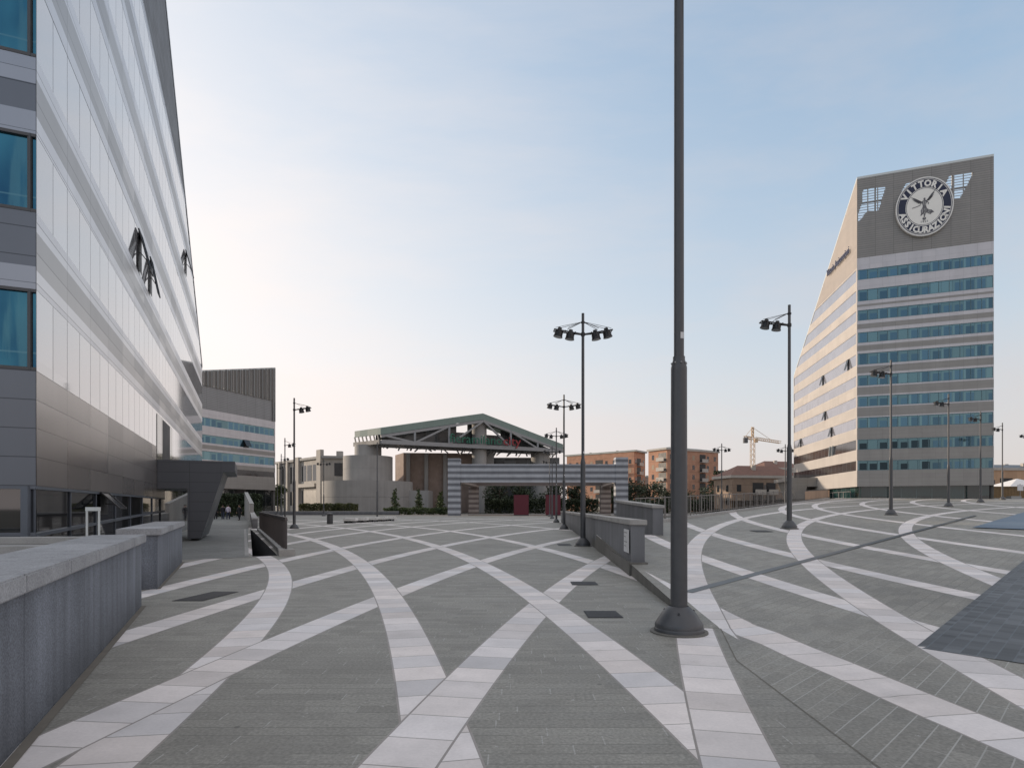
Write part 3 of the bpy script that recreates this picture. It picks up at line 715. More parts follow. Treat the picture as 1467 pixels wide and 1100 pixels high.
# ------------------------------------------------------------------ left tower
LD=Vector((-.395,.9187)); LC=Vector((-9.4,12.0)); LL=44.5
def zroofL(u): return 36.8-.566*u*.9187
T=thing('office_tower','tall office building with mirror bands rising out of frame on the left','office building',(-20,25,0),'wedge shaped office towers')
FL=Face(LC+LD*LL,-LD,LL)         # walked back towards us so that the outside is to the right
FL=Face(LC,LD,LL); FL.n=Vector((LD.y,-LD.x)) # outside = right of travel
FF=Face(LC+Vector((-.919,-.395))*26,Vector((.919,.395)),26)
rows=[(4.28,5.88)]+[(7.40+3.06*i,8.94+3.06*i) for i in range(0,12)]
rowsL=[r_ for r_ in rows if r_[1]<21.6]; rowsF=rows
bw=MB(); bl=MB(); bd=MB(); bs=MB(); bbig=MB(); bgs=MB()
FL.clip(bs,21.5,60,0,zroofL); 
b=MB(); FL.clip(bbig,2.0,4.28,0,zroofL,0,19.5)
bb2=MB(); FL.quad(bb2,19.5,LL,2.9,4.28,0)
prev=4.28
for i,(z0,z1) in enumerate(rowsL):
    nxt=rowsL[i+1][0] if i+1<len(rowsL) else 21.5
    b=MB(); FL.clip(b,z0,z1,-.003,zroofL); b.build('ribbon_window',m_gl_mirror,T)
    g=nxt-z1
    if g>0:
        a,c=(z1+.36,nxt-.0-.42) if i else (z1+.38,nxt-.38)
        FL.clip(bl,z1,min(a,nxt),.0,zroofL); FL.clip(bd,a,c,.0,zroofL); FL.clip(bl,c,nxt,.0,zroofL)
bs.build('louvre_screen',cladding('dark_louvre_screen',(.16,.165,.175),1.2,.35,.55,.3,joint=.6,jw=.05),T)
bl.build('light_cladding',m_cl_light,T); bd.build('dark_cladding',m_cl_mid,T)
bbig.v and bbig.build('base_cladding',m_cl_big,T); bb2.build('base_cladding',m_cl_big,T)
# street level glazing of the long side
b=MB(); FL.quad(b,0,LL,0,2.0,-.06); gz=b.build('shopfront',m_gl_dark,T)
b=MB(); FL.quad(b,19.5,LL,2.0,2.9,-.06); b.build('shopfront',m_gl_dark,T)
b=MB()
for u in [i*2.6 for i in range(8)]:
    p=FL.at(u+.03,-.04); b.bar((*p,0),(*p,2.0),.035,.03)
p,q=FL.at(0,-.02),FL.at(19.5,-.02); b.bar((*p,1.03),(*q,1.38),.07); b.bar((*p,1.97),(*q,1.97),.06)
b.build('transom_frame',plain('blue_grey_frame',(.14,.16,.19),.4,.5,.1,3),gz)
casement(T,FL,5.4,1.36,1.98,1.0,45)
# entrance glass above the canopy
b=MB(); FL.quad(b,16.7,22.5,3.4,5.8,.012); eg=b.build('entrance_glazing',glazing('entrance_teal_glass',(.012,.05,.05),1.4,1.6,.05,var=.5,frame=(.02,.03,.03)),T)
b=MB(); FL.quad(b,18.6,21.4,3.42,5.74,.02); b.build('dark_opening',m_dark,eg)
# front
for i,(z0,z1) in enumerate(rowsF):
    b=MB(); FF.quad(b,0,26,z0,z1,-.05); w=b.build('ribbon_window',m_gl_blueo,T)
    b=MB()
    for u in range(0,11): 
        p=FF.at(25.9-u*2.4,-.02); b.bar((*p,z0),(*p,z1),.06)
    b.bar((*FF.at(0,-.02),z0+.03),(*FF.at(26,-.02),z0+.03),.06); b.bar((*FF.at(0,-.02),z1-.03),(*FF.at(26,-.02),z1-.03),.06)
    b.build('window_frame',m_iron,w)
    nxt=rowsF[i+1][0] if i+1<len(rowsF) else z1+1.5
    bl_=.5; 
    b=MB(); FF.quad(b,0,26,z1,z1+.45); b.build('light_cladding',cladding('light_slate_cladding',(.34,.37,.42),3.0,.6,.35,.7),T) if i==0 else b.build('light_cladding',bpy.data.materials['light_slate_cladding'],T)
    if i:
        b=MB(); FF.quad(b,0,26,z1+.45,nxt-.52); b.build('dark_cladding',m_cl_front,T)
        b=MB(); FF.quad(b,0,26,nxt-.52,nxt); b.build('light_cladding',bpy.data.materials['light_slate_cladding'],T)
    else:
        b=MB(); FF.quad(b,0,26,z1+.45,nxt); b.build('dark_cladding',m_cl_front,T)
b=MB(); FF.quad(b,0,26,2.0,4.28); b.build('base_cladding',m_cl_front,T)
b=MB(); FF.quad(b,0,26,0,2.0,-.06); gz=b.build('shopfront',m_gl_dark,T)
b=MB(); b.bar((*FF.at(0,-.02),1.05),(*FF.at(26,-.02),1.05),.07); b.bar((*FF.at(0,-.02),1.97),(*FF.at(26,-.02),1.97),.06)
for u in (25.85,21,16,11,6): b.bar((*FF.at(u,-.02),0),(*FF.at(u,-.02),2),.14)
b.build('transom_frame',bpy.data.materials['blue_grey_frame'],gz)
# hidden sides and roof
A=FF.at(0); Bp=FF.at(26); Cc=FL.at(LL); Dd=(Cc[0]+A[0]-Bp[0],Cc[1]+A[1]-Bp[1])
zt=zroofL(0); ze=zroofL(LL)
b=MB(); b.wall(Cc,Dd,0,ze,0,0,ze); b.wall(Dd,A,0,ze,0,0,zt); b.build('rear_cladding',m_cl_dark,T)
b=MB(); b.face([(*A,zt),(*Bp,zt),(*Cc,ze),(*Dd,ze)]); b.build('roof',m_gravel,T)
b=MB(); b.bar((*FL.at(0,-.1),zt+.1),(*FL.at(LL,-.1),ze+.1),.25,.25); b.build('roof_edge',m_cl_dark,T)
for u,z,w,a in ((11.6,10.46,.8,14),(14.4,10.46,.6,11),(29.4,16.58,.9,15)): casement(T,FL,u,z,z+1.5,w,a)
# canopy
E0=Vector(FL.at(16.75)); on=Vector((.919,.395))
K=thing('entrance_canopy','dark slate angled canopy with slanted leg beside the left building','canopy',(E0.x,E0.y,0))
prof=[(0.01,3.71),(3.2,3.71),(3.2,3.22),(2.72,3.2),(1.78,.12),(1.22,.12),(1.22,2.41),(.01,2.41)]
b=MB(); dep=5.5
def cp(o_,z,t): v=E0+on*o_+LD*t; return (v.x,v.y,z)
b.face([cp(o_,z,0) for o_,z in prof][::-1],[(o_,z) for o_,z in prof][::-1])
b.face([cp(o_,z,dep) for o_,z in prof],[(o_,z) for o_,z in prof])
for i in range(len(prof)):
    p_,q_=prof[i],prof[(i+1)%len(prof)]
    L=math.hypot(p_[0]-q_[0],p_[1]-q_[1]); b.face([cp(*p_,0),cp(*q_,0),cp(*q_,dep),cp(*p_,dep)],[(0,0),(0,L),(dep,L),(dep,0)])
b.build('canopy_shell',m_canopy,K)
# white frame stand behind the wall
r=thing('sign_stand','small white tubular stand behind the granite wall by the dark glazing','stand',(-7.55,11.0,0))
b=MB()
for x in (-7.70,-7.48): b.bar((x,11,0),(x,11,1.58),.026)
b.build('frame',m_white,r)
b=MB(); b.bar((-7.72,11,1.55),(-7.46,11,1.55),.03,.07); b.build('top_panel',m_white,r)

# ------------------------------------------------------------------ right tower
RA=Vector((48.3,85.0)); RB=Vector((63.0,79.4)); RC_=Vector((53.7,115.8)); RD=RB+(RC_-RA)
T=thing('office_tower','tall wedge topped office tower carrying a round emblem, on the right','office building',(55,88,2.6),'wedge shaped office towers')
fr=Face(RA,RB-RA,(RB-RA).length); W_=fr.L
ft=47.35
rw=[(33.2,34.6),(30.2,31.8),(27.5,28.95),(24.4,25.85),(21.35,22.9),(18.4,19.85),(15.5,16.9),(12.5,13.95),(9.5,10.9),(6.6,7.95)]
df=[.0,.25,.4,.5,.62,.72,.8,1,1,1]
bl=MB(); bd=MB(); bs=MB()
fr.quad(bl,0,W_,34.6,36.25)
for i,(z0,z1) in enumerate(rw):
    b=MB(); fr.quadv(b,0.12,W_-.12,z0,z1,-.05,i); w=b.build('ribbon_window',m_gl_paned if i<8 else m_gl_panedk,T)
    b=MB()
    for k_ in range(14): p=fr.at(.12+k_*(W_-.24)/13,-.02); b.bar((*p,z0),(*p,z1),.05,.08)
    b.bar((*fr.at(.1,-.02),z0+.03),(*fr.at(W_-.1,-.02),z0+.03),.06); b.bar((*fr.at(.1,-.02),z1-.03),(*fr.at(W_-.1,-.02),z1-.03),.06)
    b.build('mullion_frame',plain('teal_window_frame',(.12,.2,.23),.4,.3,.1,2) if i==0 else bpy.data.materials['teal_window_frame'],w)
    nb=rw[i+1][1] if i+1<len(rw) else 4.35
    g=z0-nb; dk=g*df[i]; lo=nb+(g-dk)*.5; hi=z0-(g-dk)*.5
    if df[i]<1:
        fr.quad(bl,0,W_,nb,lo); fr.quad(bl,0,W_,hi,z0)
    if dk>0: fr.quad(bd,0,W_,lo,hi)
    for u in (0,W_-.12): 
        fr.quad(bl,u,u+.12,z0,z1)
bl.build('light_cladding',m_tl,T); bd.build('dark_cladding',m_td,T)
# louvred screen with slanted see-through openings
def zpt(x,y):
    """point of the screen from its place in a measured elevation -> (u,z)"""
    k_=(1120+x/4.228-733.5)/870; u=(k_*RA.y-RA.x)/(fr.d.x-k_*fr.d.y); Y=RA.y+fr.d.y*u
    return u,1.6+(725-(200+y/4.228))*Y/870
polys=[[zpt(*p) for p in q] for q in ([(492,302),(628,288),(585,432),(520,432),(497,455),(490,470),(462,500),(462,455),(490,372)],
       [(1015,222),(1160,200),(1110,300),(1078,355),(1043,358),(1000,340),(985,290)],[(752,268),(800,258),(790,280),(728,312)])]
def spans(u):
    out=[]
    for P in polys:
        zs_=[]
        for (u0,z0),(u1,z1) in zip(P,P[1:]+P[:1]):
            if (u0-u)*(u1-u)<0: zs_.append(z0+(z1-z0)*(u-u0)/(u1-u0))
        zs_.sort(); out+=[(zs_[i_],zs_[i_+1]) for i_ in range(0,len(zs_)-1,2)]
    return sorted(out)
bars=MB(); nu=120
for i in range(nu):
    u0,u1=W_*i/nu,W_*(i+1)/nu; sp_=spans((u0+u1)/2); z=36.25
    for a,c in sp_:
        fr.quad(bs,u0,u1,z,a); z=c
        zz=math.ceil(a/.36)*.36
        while zz<c: fr.quad(bars,u0,u1,zz,zz+.10,-.05); zz+=.36
    fr.quad(bs,u0,u1,z,ft)
for P,n_ in ((polys[0],(.36,.72)),(polys[1],(.33,.66))):
    ua,ub=min(p[0] for p in P),max(p[0] for p in P)
    for t in n_:
        u=ua+(ub-ua)*t
        for a,c in spans(u): fr.quad(bars,u-.07,u+.07,a,c,-.03)
sc=bs.build('louvre_screen',m_screen,T)
bars.build('louvre_bars',m_td,sc)
# side (sunlit)
sd_=Face(RC_,RA-RC_,(RC_-RA).length); SL=sd_.L
def zs(u): return 26.2+(ft-26.2)*u/SL
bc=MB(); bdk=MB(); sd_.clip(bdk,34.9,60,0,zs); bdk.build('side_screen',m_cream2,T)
rs=[(33.1,34.7)]+rw[1:]
prev=34.9
for i,(z0,z1) in enumerate(rs):
    sd_.clip(bc,z1,prev,0,zs)
    u0=0.0; u1=SL-.35
    b=MB(); sd_.clip(b,z0,z1,-.04,zs,.3,u1); b.build('ribbon_window',m_gl_side if i<8 else bpy.data.materials.get('low_reflection_glazing') or glazing('low_reflection_glazing',(.03,.03,.035),1.6,1.7,.08,var=.3,frame=(.06,.06,.06)),T)  # lowest rows: dark reflection painted as near-black glass
    sd_.clip(bc,z0,z1,0,zs,u1,SL); sd_.clip(bc,z0,z1,0,zs,0,.3)
    prev=z0
sd_.clip(bc,4.35,prev,0,zs,9.0,SL); sd_.clip(bc,5.2,prev,0,zs,0,9.0)
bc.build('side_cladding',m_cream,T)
for u,k_ in ((27.6,4),(16.5,4),(17.5,6),(20.5,7),(4.2,7)): casement(T,sd_,u,rw[k_][0],rw[k_][1],.6,15)
b=MB()
for u in (20.2,21.4):
    b.bar((*sd_.at(u,.1),9.45),(*sd_.at(u+.55,.12),10.95),.28,.08)
b.build('white_fins',m_white,T)
# ground floor glazing, back walls
b=MB(); gi=.6
fr.quad(b,.3,W_-.3,2.2,4.35,-gi); sd_.quad(b,14,SL-.3,2.2,4.35,-gi); g=b.build('shopfront',glazing('dark_green_shopfront',(.02,.05,.05),1.8,1.7,.05,frame=(.12,.16,.16),var=.5),T)
b=MB(); b.face([(*fr.at(0),4.35),(*fr.at(0,-3),4.35),(*fr.at(W_,-3),4.35),(*fr.at(W_),4.35)]); b.build('soffit',m_td,T)
b=MB()
for u in (18.2,19.9,22.6,24.5,27.3):
    p=sd_.at(u,-gi+.06); b.bar((*p,2.3),(*p,3.75),.1)
p,q=sd_.at(18.2,-gi+.06),sd_.at(27.3,-gi+.06); b.bar((*p,3.75),(*q,3.75),.1); b.build('door_frame',m_steel,T)
b=MB(); b.wall(RB,RD,2,ft,0,2,26.2); b.wall(RD,RC_,2,26.2); b.build('rear_cladding',m_td,T)
zi=26.1; ui=SL*(zi-26.2)/(ft-26.2)
b=MB(); b.face([(*RA,36.0),(*RB,36.0),(*(RB+(RD-RB)*.5),36.0),(*(RA+(RC_-RA)*.5),36.0)]); b.build('roof_deck',m_gravel,T)
b=MB(); b.face([(*(RA+(RC_-RA)*.48),zs(SL*.52)),(*(RB+(RD-RB)*.48),zs(SL*.52)),(*RD,26.2),(*RC_,26.2)]); b.build('roof',m_gravel,T)
b=MB(); b.bar((*fr.at(0,-.12),ft+.12),(*fr.at(W_,-.12),ft+.12),.3,.3); b.bar((*sd_.at(0,-.12),26.3),(*sd_.at(SL-.1,-.12),ft+.1),.25,.25); b.build('roof_edge',m_white,T)
b=MB()
for k_ in range(1,7): p=fr.at(k_*W_/7,-.25); b.bar((*p,36.3),(*p,ft),.14)
for z in (40,44): b.bar((*fr.at(.1,-.4),z),(*fr.at(W_-.1,-.4),z),.14)
b.build('screen_frame',m_td,T)
# side canopy (angled like the other one)
K=thing('entrance_canopy','grey angled side canopy with slanted leg by the right tower','canopy',(*sd_.at(10,2),2.5))
b=MB(); prof=[(0,6.4),(5.0,6.4),(5.0,5.8),(4.3,5.8),(3.1,2.4),(2.2,2.4),(1.6,4.9),(0,4.9)]
def cp2(o_,z,t): x,y=sd_.at(6+t,o_); return (x,y,z)
b.face([cp2(o_,z,8) for o_,z in prof][::-1],prof[::-1]); b.face([cp2(o_,z,0) for o_,z in prof],prof)
for i in range(len(prof)):
    p_,q_=prof[i],prof[(i+1)%len(prof)]; L=math.hypot(p_[0]-q_[0],p_[1]-q_[1]); b.face([cp2(*p_,8),cp2(*q_,8),cp2(*q_,0),cp2(*p_,0)],[(0,0),(0,L),(8,L),(8,0)])
b.build('canopy_shell',m_td,K)

# lettering helpers
def text_polys(txt,size=1.0,align='CENTER',ext=0.0,sx=1.0,off=0.0):
    cu=bpy.data.curves.new('t','FONT'); cu.body=txt; cu.size=size; cu.align_x=align; cu.extrude=ext; cu.resolution_u=2; cu.offset=off
    ob=bpy.data.objects.new('t',cu); C.objects.link(ob)
    dg=bpy.context.evaluated_depsgraph_get(); me=bpy.data.meshes.new_from_object(ob.evaluated_get(dg))
    out=([(v.co.x*sx,v.co.y,v.co.z) for v in me.vertices],[tuple(p.vertices) for p in me.polygons])
    bpy.data.objects.remove(ob); bpy.data.curves.remove(cu); bpy.data.meshes.remove(me); return out
def add_text(b,txt,fn,size,ext=.03,align='CENTER',sx=1.0):
    V,F=text_polys(txt,size,align,ext,sx)
    for f in F: b.face([fn(*V[i]) for i in f])

# emblem on the right tower
EC=W_*.503; EZ=41.95; ea,eb=3.33,3.97
EM=thing('round_emblem','round navy and ivory emblem with winged figure on the tower front','emblem',(*fr.at(EC,.2),EZ))
def ep(x,y,o): return (*fr.at(EC+x,o),EZ+y)
def ell(k,o): return [ep(ea*k*math.cos(t),eb*k*math.sin(t),o) for t in [2*PI*i/64 for i in range(64)]]
def annulus(b,k0,k1,o):
    A,B=ell(k0,o),ell(k1,o)
    for i in range(64): j=(i+1)%64; b.face([A[i],A[j],B[j],B[i]])
b=MB(); A,B=ell(1,.05),ell(1,.42)
for i in range(64): j=(i+1)%64; b.face([A[j],A[i],B[i],B[j]][::-1],None,True)
annulus(b,1.0,.955,.42); annulus(b,.93,.915,.425); b.build('rim',m_rim,EM)
b=MB(); b.face(ell(.955,.40)); b.build('face_disc',m_disc,EM)
b=MB(); annulus(b,.91,.655,.415); b.build('navy_ring',m_navy,EM)
b=MB(); annulus(b,.955,.93,.41); b.build('outer_line',m_navy,EM); b=MB(); annulus(b,.63,.615,.41); b.build('inner_line',m_navy,EM)
def ring_text(txt,a0,a1,top):
    n=len(txt)
    for i,ch in enumerate(txt):
        t=math.radians(a0+(a1-a0)*i/(n-1)); k=.682 if top else .885
        ca,sa=math.cos(t),math.sin(t); rot=t-PI/2 if top else t+PI/2
        def fn(x,y,z,ca=ca,sa=sa,rot=rot):
            X=3.65*k*ca+x*math.cos(rot)-y*math.sin(rot); Y=3.65*k*sa+x*math.sin(rot)+y*math.cos(rot)
            return ep(X*ea/3.65,Y*eb/3.65,.43+z)
        V,F=text_polys(ch,1.05,'CENTER',.012,1.05,.05); b=MB()
        for f in F: b.face([fn(*V[q_]) for q_ in f])
        b.build('letter',m_disc,RT)
RT=thing('ring_lettering','x','x',(*fr.at(EC,.2),EZ)); del RT['label'],RT['category']; RT.parent=EM; RT.location=(0,0,0)
ring_text('VITTORIA',150,30,True); ring_text('ASSICURAZIONI',197,350,False)
b=MB(); add_text(b,'1921',lambda x,y,z:ep(x,y-2.15,.41+z),.38,.01,sx=1.3); b.build('year',m_fig,EM)
b=MB()
def poly(pts,o=.425): b.face([ep(x,y,o) for x,y in pts])
# winged figure: feathers, head, torso, arm with palm, robe, legs on an orb
def feathers(root,tips,w):
    for (tx,ty) in tips:
        rx,ry=root; dx,dy=tx-rx,ty-ry; L=math.hypot(dx,dy); nx,ny=-dy/L*w,dx/L*w
        poly([(rx-nx*.5,ry-ny*.5),(rx+dx*.6-nx,ry+dy*.6-ny),(tx,ty),(rx+dx*.6+nx,ry+dy*.6+ny),(rx+nx*.5,ry+ny*.5)],.424)
feathers((-.28,.62),[(-1.62,1.50),(-1.50,1.22),(-1.33,1.0),(-1.15,.82),(-.95,.66),(-.78,.5)],.085)
feathers((.26,.72),[(1.32,2.12),(1.18,1.75),(1.10,1.45),(.98,1.22),(.82,1.02),(.66,.84)],.085)
poly([(.11*math.cos(t)+.01,.14*math.sin(t)+.99) for t in [2*PI*i/12 for i in range(12)]],.428)
poly([(-.14,1.03),(-.02,1.16),(.14,1.10),(.10,1.02),(-.02,1.06)],.430)
poly([(-.06,.88),(.08,.88),(.30,.74),(.26,.48),(.17,.2),(.24,-.2),(-.22,-.2),(-.19,.2),(-.28,.5),(-.26,.72)],.43)
poly([(-.26,.68),(-.52,.42),(-.48,.36),(-.2,.52)],.431); poly([(-.52,.42),(-.42,.66),(-.36,.64),(-.46,.38)],.431)
poly([(-.42,.30),(-.95,.12),(-1.42,.0),(-1.40,-.08),(-.92,.02),(-.4,.22)],.427)
poly([(.28,.70),(.52,.42),(.46,.18),(.39,.2),(.42,.42),(.22,.58)],.431)
poly([(-.24,-.15),(.26,-.15),(.33,-.55),(.18,-1.0),(.02,-.72),(-.12,-1.06),(-.38,-.92),(-.42,-.5)],.43)
poly([(.22,-.25),(.52,-.5),(.82,-.58),(1.12,-.92),(.86,-.98),(.70,-1.16),(.42,-1.0),(.2,-.82)],.427)
poly([(-.02,-.85),(.13,-.9),(.09,-1.22),(.0,-1.44),(-.08,-1.40)],.432)
poly([(-.36,-.85),(-.2,-.9),(-.26,-1.12),(-.44,-1.22),(-.46,-1.16)],.432)
poly([(.21*math.cos(t)-.02,.2*math.sin(t)-1.63) for t in [2*PI*i/16 for i in range(16)]],.43)
fg=b; b=MB()
for P_ in ([(-.12,.75),(-.02,.78),(-.05,.2),(-.12,.2)],[(.08,.7),(.16,.66),(.1,.1),(.04,.1)],[(-.28,-.3),(-.2,-.28),(-.22,-.85),(-.30,-.8)],[(-.05,-.25),(.03,-.25),(.0,-.65),(-.05,-.6)],[(.14,-.25),(.2,-.25),(.2,-.75),(.14,-.8)],[(.4,-.55),(.7,-.68),(.72,-.74),(.4,-.65)],[(.36,-.78),(.66,-.92),(.64,-1.0),(.36,-.88)],[(-.1,-1.52),(.02,-1.5),(.06,-1.6),(-.06,-1.62)],[(.03,.98),(.07,1.0),(.06,.92),(.02,.93)]):
    poly(P_,.436)
b.build('figure_highlights',m_fig2,EM); b=fg
b.build('winged_figure',m_fig,EM)
# side sign
b=MB(); add_text(b,'Vittoria Assicurazioni',lambda x,y,z:(*sd_.at(SL-7.0+x,.25+z),38.0+y),1.5,.06,sx=.72)
o=b.build('wall_lettering',m_sign); o.data.update(); tag(o,'slate blue lettering high on the sunlit side of the right tower','sign')

# ------------------------------------------------------------------ low tower, back left
c0=Vector((-46,118)); c1=Vector((-64.3,70)); c2=c0+Vector((-26,9)); 
Lr=(c0-c1).length; f2=Face(c1,c0-c1,Lr)
T=thing('office_tower','lower office block with ragged louvre top behind the left building','office building',(-55,105,0),'wedge shaped office towers')
def z2(u): return 28.4-.24*(Lr-u)
bl=MB(); bd=MB(); bs=MB()
for z0,z1,mat in ((15.2,16.6,m_gl_paned),(12.35,13.7,m_gl_paned),(9.5,10.95,m_gl_paned),(7.2,8.2,m_darkwin)):
    b=MB(); f2.quadv(b,0,Lr-.3,z0,z1,-.04,round(z0)); b.build('ribbon_window',mat,T)
    f2.quad(bl,Lr-.3,Lr,z0,z1)
f2.quad(bl,0,Lr,16.6,18.0); f2.quad(bl,0,Lr,13.7,15.2); f2.quad(bl,0,Lr,12.0,12.35); f2.quad(bl,0,Lr,10.95,11.3); f2.quad(bd,0,Lr,11.3,12.0); f2.quad(bl,0,Lr,9.0,9.5)
f2.quad(bd,0,Lr,8.2,9.0); f2.quad(bd,0,Lr,4.7,7.2)
bl.build('light_cladding',m_tl,T); bd.build('dark_cladding',m_td,T)
m_screen2=cladding('grey_louvred_screen',(.27,.275,.28),2.2,.30,.5,.3,joint=.6,jw=.05)
f2.clip(bs,18.0,22.0,0,z2,0,Lr-1.0); sc=bs.build('louvre_screen',m_screen2,T)
b=MB()
nb=110
for i in range(nb):
    u=Lr-.1-i*.42
    if u<1: break
    zlow=18.0 if u>Lr-1.2 else 21.9
    b.bar((*f2.at(u),zlow),(*f2.at(u),z2(u)),(.19,.30,.16,.36,.24)[i%5])
z=22.5
while z<28.3:
    ua=max(0,Lr-(28.4-z)/.24)
    if ua<Lr-.5: b.bar((*f2.at(ua,.02),z),(*f2.at(Lr,.02),z),.06,.2)
    z+=.33
b.build('open_louvres',m_cl_dark,T)
b=MB(); b.bar((*f2.at(0,-.1),z2(0)),(*f2.at(Lr,-.1),z2(Lr)),.3,.3); b.build('roof_edge',m_white,T)
b=MB(); f2.quad(b,0,Lr,0,4.7,-.5); b.build('shopfront',m_gl_dark,T)
d_=(c1+(c2-c0)); b=MB(); b.wall(c0,c2,0,22.3,0,0,20); b.wall(c2,d_,0,18.0); b.wall(d_,c1,0,17); b.build('rear_cladding',m_td,T)
b=MB(); b.face([(*c1,17.9),(*c0,17.9),(*c2,17.9),(*d_,17.9)]); b.build('roof',m_gravel,T)
casement(T,f2,Lr-8.0,12.35,13.7,1.2,30)

# ------------------------------------------------------------------ exhibition hall with gable truss
HA=Vector((-29.2,135.0)); HB=Vector((13.2,157.0)); HL=(HB-HA).length; hf=Face(HA,HB-HA,HL)
HBk=Vector((-7.3,6.0)).normalized()
T=thing('exhibition_hall','concrete hall under a green gabled truss roof with rooftop lettering','exhibition hall',(-20,145,0))
apu=HL*.524
def ztop(u): return 19.0+(24.0-19.0)*u/apu if u<apu else 24.0+(17.6-24.0)*(u-apu)/(HL-apu)
def hp(u,z,o=0,back=0): x,y=hf.at(u,o); return (x+HBk.x*back,y+HBk.y*back,z)
dep=9.5
b=MB()
for u0,u1 in ((0,apu),(apu,HL)):
    b.face([hp(u0,ztop(u0)-1.5),hp(u1,ztop(u1)-1.5),hp(u1,ztop(u1)),hp(u0,ztop(u0))],[(u0,0),(u1,0),(u1,1.5),(u0,1.5)])
    b.face([hp(u0,ztop(u0)),hp(u1,ztop(u1)),hp(u1,ztop(u1),0,dep),hp(u0,ztop(u0),0,dep)])
    b.face([hp(u0,ztop(u0)-1.5),hp(u1,ztop(u1)-1.5),hp(u1,ztop(u1)-1.5,0,.6),hp(u0,ztop(u0)-1.5,0,.6)][::-1])
b.face([hp(0,17.5,0,dep),hp(0,17.5),hp(0,19),hp(0,19,0,dep)]); b.build('green_roof',m_green,T)
b=MB()
for u0,u1 in ((0,apu),(apu,HL)): b.bar(hp(u0,ztop(u0)-1.9,.15),hp(u1,ztop(u1)-1.9,.15),.5,.6)
b.bar(hp(0,15.9,.15),hp(HL,15.9,.15),.8,.9)
nodes=[0,.165,.34,.524,.68,.84,1.0]
for k_,t in enumerate(nodes[1:-1]): 
    if t!=.524: b.bar(hp(t*HL,15.9,.2),hp(t*HL,ztop(t*HL)-1.7,.2),.45)
for (t0,t1,up) in ((.165,0.02,1),(.165,.34,1),(.34,.524,1),(.524,.68,0),(.68,.84,0),(.84,.99,0)):
    if up and t1>t0: b.bar(hp(t0*HL,16.1,.25),hp(t1*HL,ztop(t1*HL)-1.9,.25),.4)
    elif up: b.bar(hp(t0*HL,16.1,.25),hp(t1*HL,ztop(t1*HL)-1.9,.25),.4)
    else: b.bar(hp(t0*HL,ztop(t0*HL)-1.9,.25),hp(t1*HL,16.1,.25),.4)
b.build('roof_truss',m_truss,T)
# recessed dark glazing with two openings through to the sky
b=MB(); ops=[(.415*HL,.475*HL,19.6,22.0),(.56*HL,.665*HL,19.4,21.3)]
us=[0,ops[0][0],ops[0][1],apu,ops[1][0],ops[1][1],HL]
for u0,u1 in zip(us[:-1],us[1:]):
    op=[o_ for o_ in ops if o_[0]<=u0+1e-6 and o_[1]>=u1-1e-6]
    t0,t1=ztop(u0)-1.2,ztop(u1)-1.2
    if op:
        b.face([hp(u0,15.8,-4.2),hp(u1,15.8,-4.2),hp(u1,op[0][2],-4.2),hp(u0,op[0][2],-4.2)],[(u0,15.8),(u1,15.8),(u1,18),(u0,18)])
        b.face([hp(u0,op[0][3],-4.2),hp(u1,op[0][3],-4.2),hp(u1,t1,-4.2),hp(u0,t0,-4.2)],[(u0,20),(u1,20),(u1,22),(u0,22)])
    else: b.face([hp(u0,15.8,-4.2),hp(u1,15.8,-4.2),hp(u1,t1,-4.2),hp(u0,t0,-4.2)],[(u0,15.8),(u1,15.8),(u1,t1),(u0,t0)])
b.build('gable_glazing',m_hallglass,T)
b=MB(); b.bar(hp(0,15.9,0,.2),hp(0,15.9,0,dep),.8,.9)
for i in range(7): b.bar(hp(0,16.2,0,.6+i*1.4),hp(0,17.6,0,.6+i*1.4+.5),.25)
b.build('end_truss',m_concrete,T)
b=MB()
for i in range(46):
    u=1+i*(HL-2)/45+random.uniform(-.3,.3); b.bar(hp(u,15.4,-.5-4*random.random()),hp(u+random.uniform(-.8,.8),15.3-random.uniform(.2,1.2),-1-4*random.random()),random.uniform(.12,.35))
b.bar(hp(0.5,15.2,-3),hp(HL-.5,15.2,-3),.3); b.build('soffit_struts',m_truss,T)
b=MB(); b.face([hp(0,15.5,-.1),hp(HL,15.5,-.1),hp(HL,15.5,0,dep),hp(0,15.5,0,dep)]); b.build('soffit',m_truss,T)
# drums and columns
dc=(-33.3,140.5)
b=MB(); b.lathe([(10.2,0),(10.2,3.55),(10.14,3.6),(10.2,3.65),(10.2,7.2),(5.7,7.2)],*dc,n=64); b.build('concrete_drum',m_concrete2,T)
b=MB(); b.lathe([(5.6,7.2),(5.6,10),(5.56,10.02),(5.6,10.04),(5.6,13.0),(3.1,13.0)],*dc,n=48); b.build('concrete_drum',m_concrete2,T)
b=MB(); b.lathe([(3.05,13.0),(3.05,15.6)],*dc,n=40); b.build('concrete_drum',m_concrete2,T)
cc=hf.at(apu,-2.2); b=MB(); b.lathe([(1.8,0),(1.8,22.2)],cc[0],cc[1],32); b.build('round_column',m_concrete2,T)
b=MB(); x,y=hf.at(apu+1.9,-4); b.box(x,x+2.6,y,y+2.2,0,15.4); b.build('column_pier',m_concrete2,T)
cc=hf.at(HL*.9,-3.5); b=MB(); b.lathe([(2.4,0),(2.4,15.4)],cc[0],cc[1],32); b.build('round_column',m_concrete2,T)
